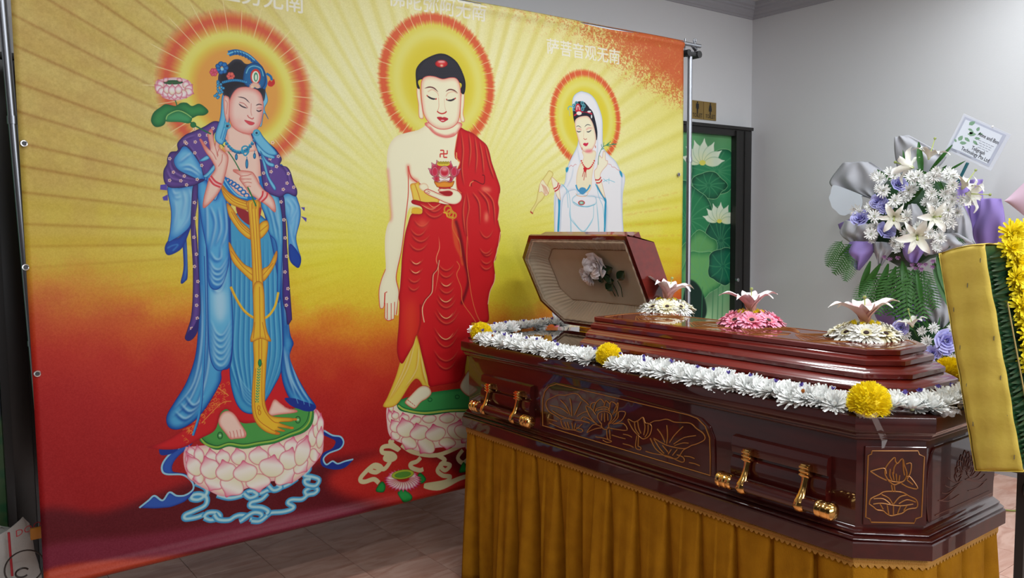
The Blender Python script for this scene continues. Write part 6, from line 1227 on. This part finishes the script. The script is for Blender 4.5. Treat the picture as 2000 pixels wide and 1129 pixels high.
for x,y,n_,s in ((1746,423,(0,0,-.2),1.05),(1791,460,(0,0,-.15),1.25),(1785,328,(.2,.9,.3),1.25),(1813,312,(.1,-.2,.9),1.1),(1878,370,(.1,-.5,.8),1.1),(1885,378,(.0,-1.2,-.1),1.15),(1823,424,(0,-.3,0),1.05),(1783,640,(-.2,.2,1.0),1.0)):
    n=(toC*.9+Vector(n_)).normalized() if abs(n_[1])<.5 and n_[2]<.8 else Vector(n_).normalized(); lily(fs,tuple(Vector(bq(x,y,-.22))),n,R_.random(),s*Q,LPw,label='white lily')
PB=mum_mesh('pink_button',.014,8,[mat('lilac_pink',(.50,.28,.55),rough=.6)],layers=((10,.9,10,.5),(8,.6,50,.5)),wd=.4)
for x,y in ((1737,503),(1728,500),(1754,501),(1788,521),(1800,524),(1807,514),(1822,508),(1822,519),(1796,515),(1783,516)): put('lilac_button',PB,tuple(bq(x,y,-.16)),nd(.3)+Vector((0,0,-.7)),0,1.5,fs)
PKB=mum_mesh('pink_bud',.014,9,[mat('pale_pink',(.80,.52,.55),rough=.6)],layers=((8,.9,40,.5),(6,.6,60,.5)),wd=.5); put('pink_bud',PKB,tuple(bq(1700,396,-.17)),nd(),0,1.5,fs)
# blades and ferns
BLm=leaf_mesh('leaf_blade',.22,.038,M_green,.15,.3); BLn=leaf_mesh('leaf_blade',.17,.020,M_green,.25,.2)
for a,b,s in (((1800,345),(1796,298),.85),((1720,515),(1690,560),1.0),((1735,515),(1720,565),1.1),((1750,520),(1735,562),1.0),((1822,510),(1850,585),1.25),((1700,510),(1684,560),1.0),((1745,355),(1733,346),.5),((1800,415),(1816,402),.6),((1760,415),(1745,412),.6),((1830,500),(1846,560),1.0),((1820,350),(1836,335),.5),((1770,400),(1785,385),.6),((1840,360),(1815,345),.7),((1730,425),(1752,420),.7),((1762,510),(1770,556),1.1)): along(bq(*a,-.13),bq(*b,-.15),toC,BLm,'leaf_blade',fs,s*Q)
for a,b,s in (((1815,335),(1845,300),1.0),((1850,335),(1872,322),.6),((1768,330),(1765,305),.6),((1848,380),(1830,350),.9),((1790,530),(1800,590),1.2),((1660,478),(1640,500),.6),((1850,650),(1880,625),.8),((1800,660),(1795,630),.5),((1830,650),(1836,620),.5)): along(bq(*a,-.14),bq(*b,-.16),toC,BLn,'leaf_blade',fs,s*Q)
def fern_mesh(L,n=14,w=.085):
    mb=MB().tube([(0,0,0),(0,L*.5,-.01),(0,L,-.06)],[.003,.002,.001],5)
    for i in range(n):
        t=(i+1)/(n+1); y=L*t; z=-.06*t*t; l=w*sin(pi*min(1,t*.78+.2))**.8; b=L/n*.42
        for s in (-1,1):
            d=Vector((s,.50,-.12)).normalized(); V=[];m=7
            for k in range(m+1):
                q=Vector((0,y,z))+d*l*k/m+Vector((0,0,-.02*(k/m)**2)); e=b*(1-(k/m)**2*.85)*(1 if k%2 else .5)
                V+=[tuple(q+Vector((0,e,0))),tuple(q-Vector((0,e,0)))]
            mb.add(V,[(2*k,2*k+1,2*k+3,2*k+2) for k in range(m)])
    return mb.mesh('fern_frond',M_green2,False)
FN=fern_mesh(.26)
for a,b,s in (((1668,475),(1628,530),.85),((1665,490),(1650,545),.7),((1770,520),(1772,598),1.35),((1760,515),(1745,590),1.15),((1785,520),(1800,585),1.15),((1730,530),(1700,585),1.0),((1745,530),(1722,590),1.0),((1800,525),(1822,580),.9),((1750,540),(1775,590),1.0),((1645,470),(1622,505),.7),((1780,540),(1765,600),1.0),((1715,540),(1688,570),.8),((1840,478),(1880,466),.5)): along(bq(*a,-.12+R_.uniform(-.03,.03)),bq(*b,-.17+R_.uniform(-.03,.03)),toC+Vector((0,0,.3)),FN,'fern_frond',fs,s*Q)
c2=bq(1810,672,.02); bm=bmesh.new(); bmesh.ops.create_icosphere(bm,subdivisions=2,radius=1)
for v in bm.verts: v.co=Vector((v.co.x*.12,v.co.y*.23,v.co.z*.14))*(1+R_.uniform(-.15,.15))+Vector(c2)
bm.verts.index_update(); part('foliage_core',MB().add([v.co[:] for v in bm.verts],[[v.index for v in f.verts] for f in bm.faces]),M_gdark,fs,kind='stuff'); bm.free()
for k in range(26): x,y=R_.uniform(1745,1880),R_.uniform(640,705); along(bq(x,y,-.08),bq(x+R_.uniform(-16,16),y-R_.uniform(8,24),-.12),toC,BLn,'leaf_blade',fs,R_.uniform(.35,.6)*Q)
# scalloped blank card and the message card
cc=[(1632,362),(1624,368),(1622,378),(1619,386),(1622,396),(1625,405),(1633,412),(1640,419),(1650,421),(1657,418),(1667,417),(1675,412),(1682,405),(1684,394),(1682,384),(1680,380)]
t=thing('scalloped_card',tuple(bq(1650,392,-.02)),'blank pale scalloped card tucked under the grey paper at left','card'); part('card',MB().prism(sm3([bq(x,y,-.02) for x,y in cc],True),(.003,0,0)),M_card,t,smooth=False)
CX=4.50*Q
def cd_(x,y,d=0): return Vector(onX(x,y,CX+d))
TL,TR,BR,BL=[cd_(*p) for p in ((1883,222),(1975,263),(1936,334),(1847,292))]
t=thing('message_card',tuple(cd_(1872,400)),'square condolence card in a clear sleeve on a teal stick','card')
nrm=(TR-TL).cross(BL-TL).normalized(); nrm=nrm if nrm.dot(Vector(CC)-TL)>0 else -nrm
ex=(TR-TL)/1; ey=(BL-TL)/1
def q(a,b,o=0): return TL+ex*a+ey*b+(ex*0)+nrm*o+(BR-TR-BL+TL)*a*b
part('sleeve',MB().prism([q(0,0),q(1,0),q(1,1),q(0,1)],nrm*.004),mat('clear_sleeve',(.62,.66,.76),rough=.15,spec=.6),t,smooth=False,label='clear plastic sleeve')
part('card_border',MB().prism([q(.05,.05,.0042),q(.93,.05,.0042),q(.93,.93,.0042),q(.05,.93,.0042)],nrm*.001),mat('blue_grey_card',(.46,.50,.62),rough=.5),t,smooth=False)
part('card_face',MB().prism([q(.09,.11,.0055),q(.87,.10,.0055),q(.87,.88,.0055),q(.30,.88,.0055),q(.09,.90,.0055)],nrm*.0008),mat('card_white',(.70,.76,.86),rough=.45),t,smooth=False)
W1=ex.length; 
exn=(ex/ex.length); eyn=-(ey/ey.length)
mbt=MB()
for s_,a,b,sz in (('Anne and Ben',.66,.34,.105),('Teligraph',.60,.72,.105),('Technology Pte Ltd',.58,.84,.105)):
    v,f=text_mb(s_,sz*W1,q(a,b,.0066),exn,eyn,align='CENTER',squash=.72); mbt.add(v,f)
    v,f=text_mb(s_,sz*W1,q(a+.004,b+.002,.0066),exn,eyn,align='CENTER',squash=.72); mbt.add(v,f)
part('lettering',mbt,mat('ink',(.03,.035,.06),rough=.6),t,smooth=False)
mbt=MB(); R2=random.Random(2)
for row,(a0,a1) in enumerate(((.50,.84),(.54,.80),(.50,.82),(.56,.78))):
    a=a0
    while a<a1: w_=R2.uniform(.03,.07); b=.43+row*.055; mbt.add([q(a,b,.0066),q(min(a+w_,a1),b,.0066),q(min(a+w_,a1),b+.014,.0066),q(a,b+.014,.0066)],[(0,1,2,3)]); a+=w_+.016
for a0,a1,b in ((.12,.22,.90),(.30,.55,.91),(.12,.24,.935)): mbt.add([q(a0,b,.0066),q(a1,b,.0066),q(a1,b+.012,.0066),q(a0,b+.012,.0066)],[(0,1,2,3)])
part('small_print',mbt,mat('grey_ink',(.25,.28,.36),rough=.6),t,smooth=False)
mbt=MB()
for ca,cb,an,l in ((.20,.20,-60,.16),(.22,.30,-10,.10),(.26,.42,-30,.18),(.30,.40,-75,.12),(.40,.26,-90,.12),(.44,.30,-20,.10),(.42,.50,30,.13),(.42,.44,-25,.12),(.16,.66,-80,.16),(.20,.70,-30,.15),(.13,.72,-130,.09),(.24,.52,20,.14)):
    an=radians(an); d=(cos(an),sin(an)); n=(-d[1],d[0]); mbt.add([q(ca+d[0]*l*t_+n[0]*w_*l*.28*s_,cb+d[1]*l*t_+n[1]*w_*l*.28*s_,.0066) for t_,w_,s_ in ((0,0,0),(.3,1,1),(.7,.8,1),(1,0,0),(.7,.8,-1),(.3,1,-1))],[(0,1,2,3,4,5)])
part('leaf_print',mbt,mat('sage_print',(.20,.36,.24),rough=.6),t,smooth=False)
part('stick',MB().tube([tuple(cd_(1890,318,.004)),tuple(cd_(1862,375,.03)),tuple(cd_(1850,405,.10))],.010,8),M_stick,t)
part('sleeve_pin',MB().lathe([(0,.006),(.004,.005)],tuple(q(.62,.0,.003)),nrm,10),M_white,t)
# pink paper of the neighbouring spray, at the frame's right edge
t=thing('pink_paper_spray',tuple(onX(2010,420,5.15)),'edge of pale pink wrapping paper at the right wall','wrapping paper')
def pk(x,y): return np.array(onX(x,y,4.35*Q))
part('paper_sheet',MB().grid(lambda u,v:tuple((pk(1964,391)*(1-v)+pk(2060,300)*v)*(1-u)+(pk(1966,394)*(1-v)+pk(2060,470)*v)*u+np.array([-.03*sin(u*pi),0,.0])),12,12),M_pinkp,t)
part('paper_sheet',MB().grid(lambda u,v:tuple((pk(2010,330)*(1-v)+pk(2080,250)*v)*(1-u)+(pk(2010,450)*(1-v)+pk(2090,520)*v)*u+np.array([.04,0,0])),8,8),M_ppaper,t)
part('support_rod',MB().tube([(4.46*Q,1.62*Q,FZ),(4.46*Q,1.62*Q,1.5)],.012,8),M_black,t)
# ---------------------------------------------------------------- yellow framed wreath in front of the foot end
BT=.195
FX0,FX1=2.40,3.04
def FY(z): return .897+(z-.82)*BT       # front face leans back
ptl=onY(1912,478,FY(1.42))
ZT_,ZBt=1.431,.820; TH=.122
wr=thing('framed_wreath',((FX0+FX1)/2,FY(ZBt)+.06,ZBt),'yellow cloth edged panel of palm leaves bordered with yellow chrysanthemums','wreath')
def fb(x,z,d=0):    # x along the panel, z height, d back from the front face
    return (x,FY(z)+d,z+ -d*BT*.0)
R3=random.Random(6)
def side(u,v):      # wrapped left side: u front->back, v bottom->top
    z=ZBt+(ZT_-ZBt)*v - .026*u ; w_=.0022*sin(v*21+u*5)+.0018*sin(v*47)+ .002*sin(u*9+v*3)
    return (FX0+w_-.004*sin(pi*u)+(.006 if v in(0,1) else 0),FY(z)+TH*u,z+.004*sin(u*pi))
mb=MB().grid(side,9,60)
def top(u,v): x=FX0+(FX1-FX0)*v; return (x,FY(ZT_-.028*u)+TH*u,ZT_-.026*u+.006*sin(pi*u)+.003*sin(v*30))
def bot(u,v): x=FX0+(FX1-FX0)*v; return (x,FY(ZBt)+TH*u,ZBt-.026*u+.002*sin(v*30))
mb.grid(top,7,40); mb.grid(bot,7,20)
mb.grid(lambda u,v:(FX1,FY(ZBt+(ZT_-ZBt)*v)+TH*u,ZBt+(ZT_-ZBt)*v-.026*u),5,20)
mb.add([(FX0,FY(ZBt)+TH,ZBt-.026),(FX1,FY(ZBt)+TH,ZBt-.026),(FX1,FY(ZT_)+TH-.001,ZT_-.026),(FX0,FY(ZT_)+TH-.001,ZT_-.026)],[(0,1,2,3)])
o=part('cloth_edge',mb,M_yfab,wr,label='yellow cloth stapled round the edge'); s=o.modifiers.new('s','SOLIDIFY'); s.thickness=.0012
mb=MB()
for k in range(16):
    v=.06+k*.058; u=(.12,.5,.9)[k%3]; z=ZBt+(ZT_-ZBt)*v; mb.box((FX0-.0035,FY(z)+TH*u-.0006,z-.006),(FX0-.0005,FY(z)+TH*u+.0006,z+.006))
part('staples',mb,M_chrome,wr,smooth=False)
part('backing_board',MB().add([fb(x,z,d) for d in (.004,.02) for x,z in ((FX0+.004,ZBt+.004),(FX1-.004,ZBt+.004),(FX1-.004,ZT_-.004),(FX0+.004,ZT_-.004))],[(0,1,2,3),(7,6,5,4),(0,4,5,1),(1,5,6,2),(2,6,7,3),(3,7,4,0)]),M_gdark,wr,smooth=False)
LB_=leaf_mesh('palm_leaflet',.19,.020,mat('palm_leaflet',(.006,.036,.014),rough=.4),.02,.35)
for k in range(46):
    z=ZBt+.01+(ZT_-ZBt-.03)*k/46
    a=Vector(fb(FX0+.008,z,-.004)); along(a,a+Vector((1,-.02,R3.uniform(-.12,.18))),(0,-1,0),LB_,'palm_leaflet',wr,R3.uniform(.7,1.05))
for k in range(30):
    z=ZBt+.02+(ZT_-ZBt-.05)*k/30; a=Vector(fb(FX0+.30+R3.uniform(-.02,.05),z,-.003)); along(a,a+Vector((1,-.02,R3.uniform(-.4,.4))),(0,-1,0),LB_,'palm_leaflet',wr,R3.uniform(.8,1.2))
part('bamboo_skewer',MB().tube([fb(FX0+.055,1.27,-.012),fb(FX0+.065,.90,-.012)],.0022,6),mat('bamboo',(.42,.30,.10),rough=.5),wr)
def ym(x,z,nx=0,s=1,d=-.034): put('chrysanthemum',YM[R3.randrange(3)],fb(x,z,d),(nx+R3.uniform(-.25,.25),-1,R3.uniform(-.25,.25)),R3.random()*6,s*R3.uniform(.92,1.12),wr)
k=0; z=.86
while z<ZT_+.03:
    for j,x in enumerate((FX0+.115,FX0+.165,FX0+.215)): ym(x+(.012 if k%2 else -.008),z+(j%2)*.012,-.55 if j==0 else (.0 if j==1 else .5),1.02,-.034 if j==1 else -.024)
    z+=.040; k+=1
for i in range(11):
    for j,zz in enumerate((ZT_-.02,ZT_-.065,ZT_-.11)): ym(FX0+.255+i*.040,zz+.035+(i%2)*.01,0,1.02)
for i in range(14):
    z=.87+i*.043; ym(FX1-.04,z,.5,1.0); ym(FX1-.085,z+.01,0,1.0)
for i in range(10):
    ym(FX0+.26+i*.040,.865,0,1.0)
es=thing('metal_easel',(2.62,FY(.84)+.02,FZ),'black metal easel leg with a round foot knob under the framed wreath','stand')
xl=FX0+.115; ye=FY(.84)+.05
pq=onY(1994,955,ye)
part('upright',MB().box((pq[0]+.002,ye-.012,FZ),(pq[0]+.024,ye+.012,.792)),M_blackpaint,es,smooth=False)
part('upright',MB().box((2.93,ye-.012,FZ),(2.952,ye+.012,.792)),M_blackpaint,es,smooth=False)
part('shelf_bar',MB().box((pq[0]-.004,ye-.06,.776),(2.97,ye+.05,.792),bev=.002),M_blackpaint,es)
part('knob',MB().lathe([(0,.006),(.004,.020),(.010,.024),(.022,.024),(.028,.018),(.030,.006)],(pq[0]+.006,ye-.034,pq[2]),(0,1,0),18),M_black,es,label='black round knob')
part('rear_leg',MB().tube([(2.8,ye+.01,.78),(2.8,ye+.02,FZ)],.010,8),M_black,es)
# loose green tie on the floor to the right
p=[onZ(x,y,FZ+.006) for x,y in ((1925,998),(1940,995),(1952,994),(1970,997),(1995,998),(2030,1000))]
solo('floor_cable',MB().tube([tuple(q_) for q_ in sm3(p)],.0055,6),mat('yellow_green_cord',(.20,.22,.03),rough=.5),'yellow green cord lying on the tiles behind the coffin','cord')
# ---------------------------------------------------------------- bag and wire ring at the left edge
bg=thing('plastic_bag',(.15,4.15,FZ),'crumpled white plastic bag with a red stripe on the floor at left','bag')
def bgf(u,v):
    a=u*2*pi; hh=.45*v; rx=.31*(1-.08*v**2)*(1+.06*sin(a*5+v*4)+.04*sin(a*11+v*9)); ry=.17*(1-.35*v**2)*(1+.08*sin(a*7+v*7)); return (.14+rx*cos(a),4.22+ry*sin(a),FZ+.004+hh*(1-.1*sin(a*3)*v)+.012*sin(a*9)*v)
part('bag_body',MB().grid(bgf,70,18,closed_u=True).add([bgf(i/70,1) for i in range(70)],[tuple(range(70))]),mat('white_plastic',(.46,.45,.42),rough=.4,bump=.5,bscale=30),bg)
def onbag(px_,py_):
    q_=onY(px_,py_,4.042); return tuple(q_)
part('stripe',MB().tube([onbag(17,1040),onbag(20,1080),onbag(24,1125)],.005,6),mat('red_print',(.45,.02,.03),rough=.5),bg)
v,f=text_mb('DOOL',.042,onbag(30,1050),(1,0,.25),(0,0,1)); part('lettering',MB().add(v,f),bpy.data.materials['red_print'],bg,smooth=False)
cp=onY(48,1108,4.02)
solo('wire_ring',MB().tube([(cp[0]+.074*cos(a),4.02,cp[2]+.074*sin(a)) for a in np.linspace(0,2*pi,32,endpoint=False)],.0035,6,closed=True).tube([(cp[0]-.01+.025*cos(a),4.015,cp[2]-.02+.02*sin(a)) for a in np.linspace(.5,5.5,16)],.004,6),mat('dark_wire',(.05,.04,.035),rough=.4,metal=.6),'dark wire ring with a hook hanging on the white bag','ring',origin=(cp[0],4.02,cp[2]))
yq=onY(70,1045,4.0)
solo('orange_tag',MB().box((yq[0]-.02,4.0,yq[2]-.02),(yq[0]+.04,4.018,yq[2]+.03),bev=.004),mat('orange_plastic',(.55,.22,.02),rough=.4),'small orange plastic piece on the white bag beside the banner edge','tag',origin=tuple(yq))
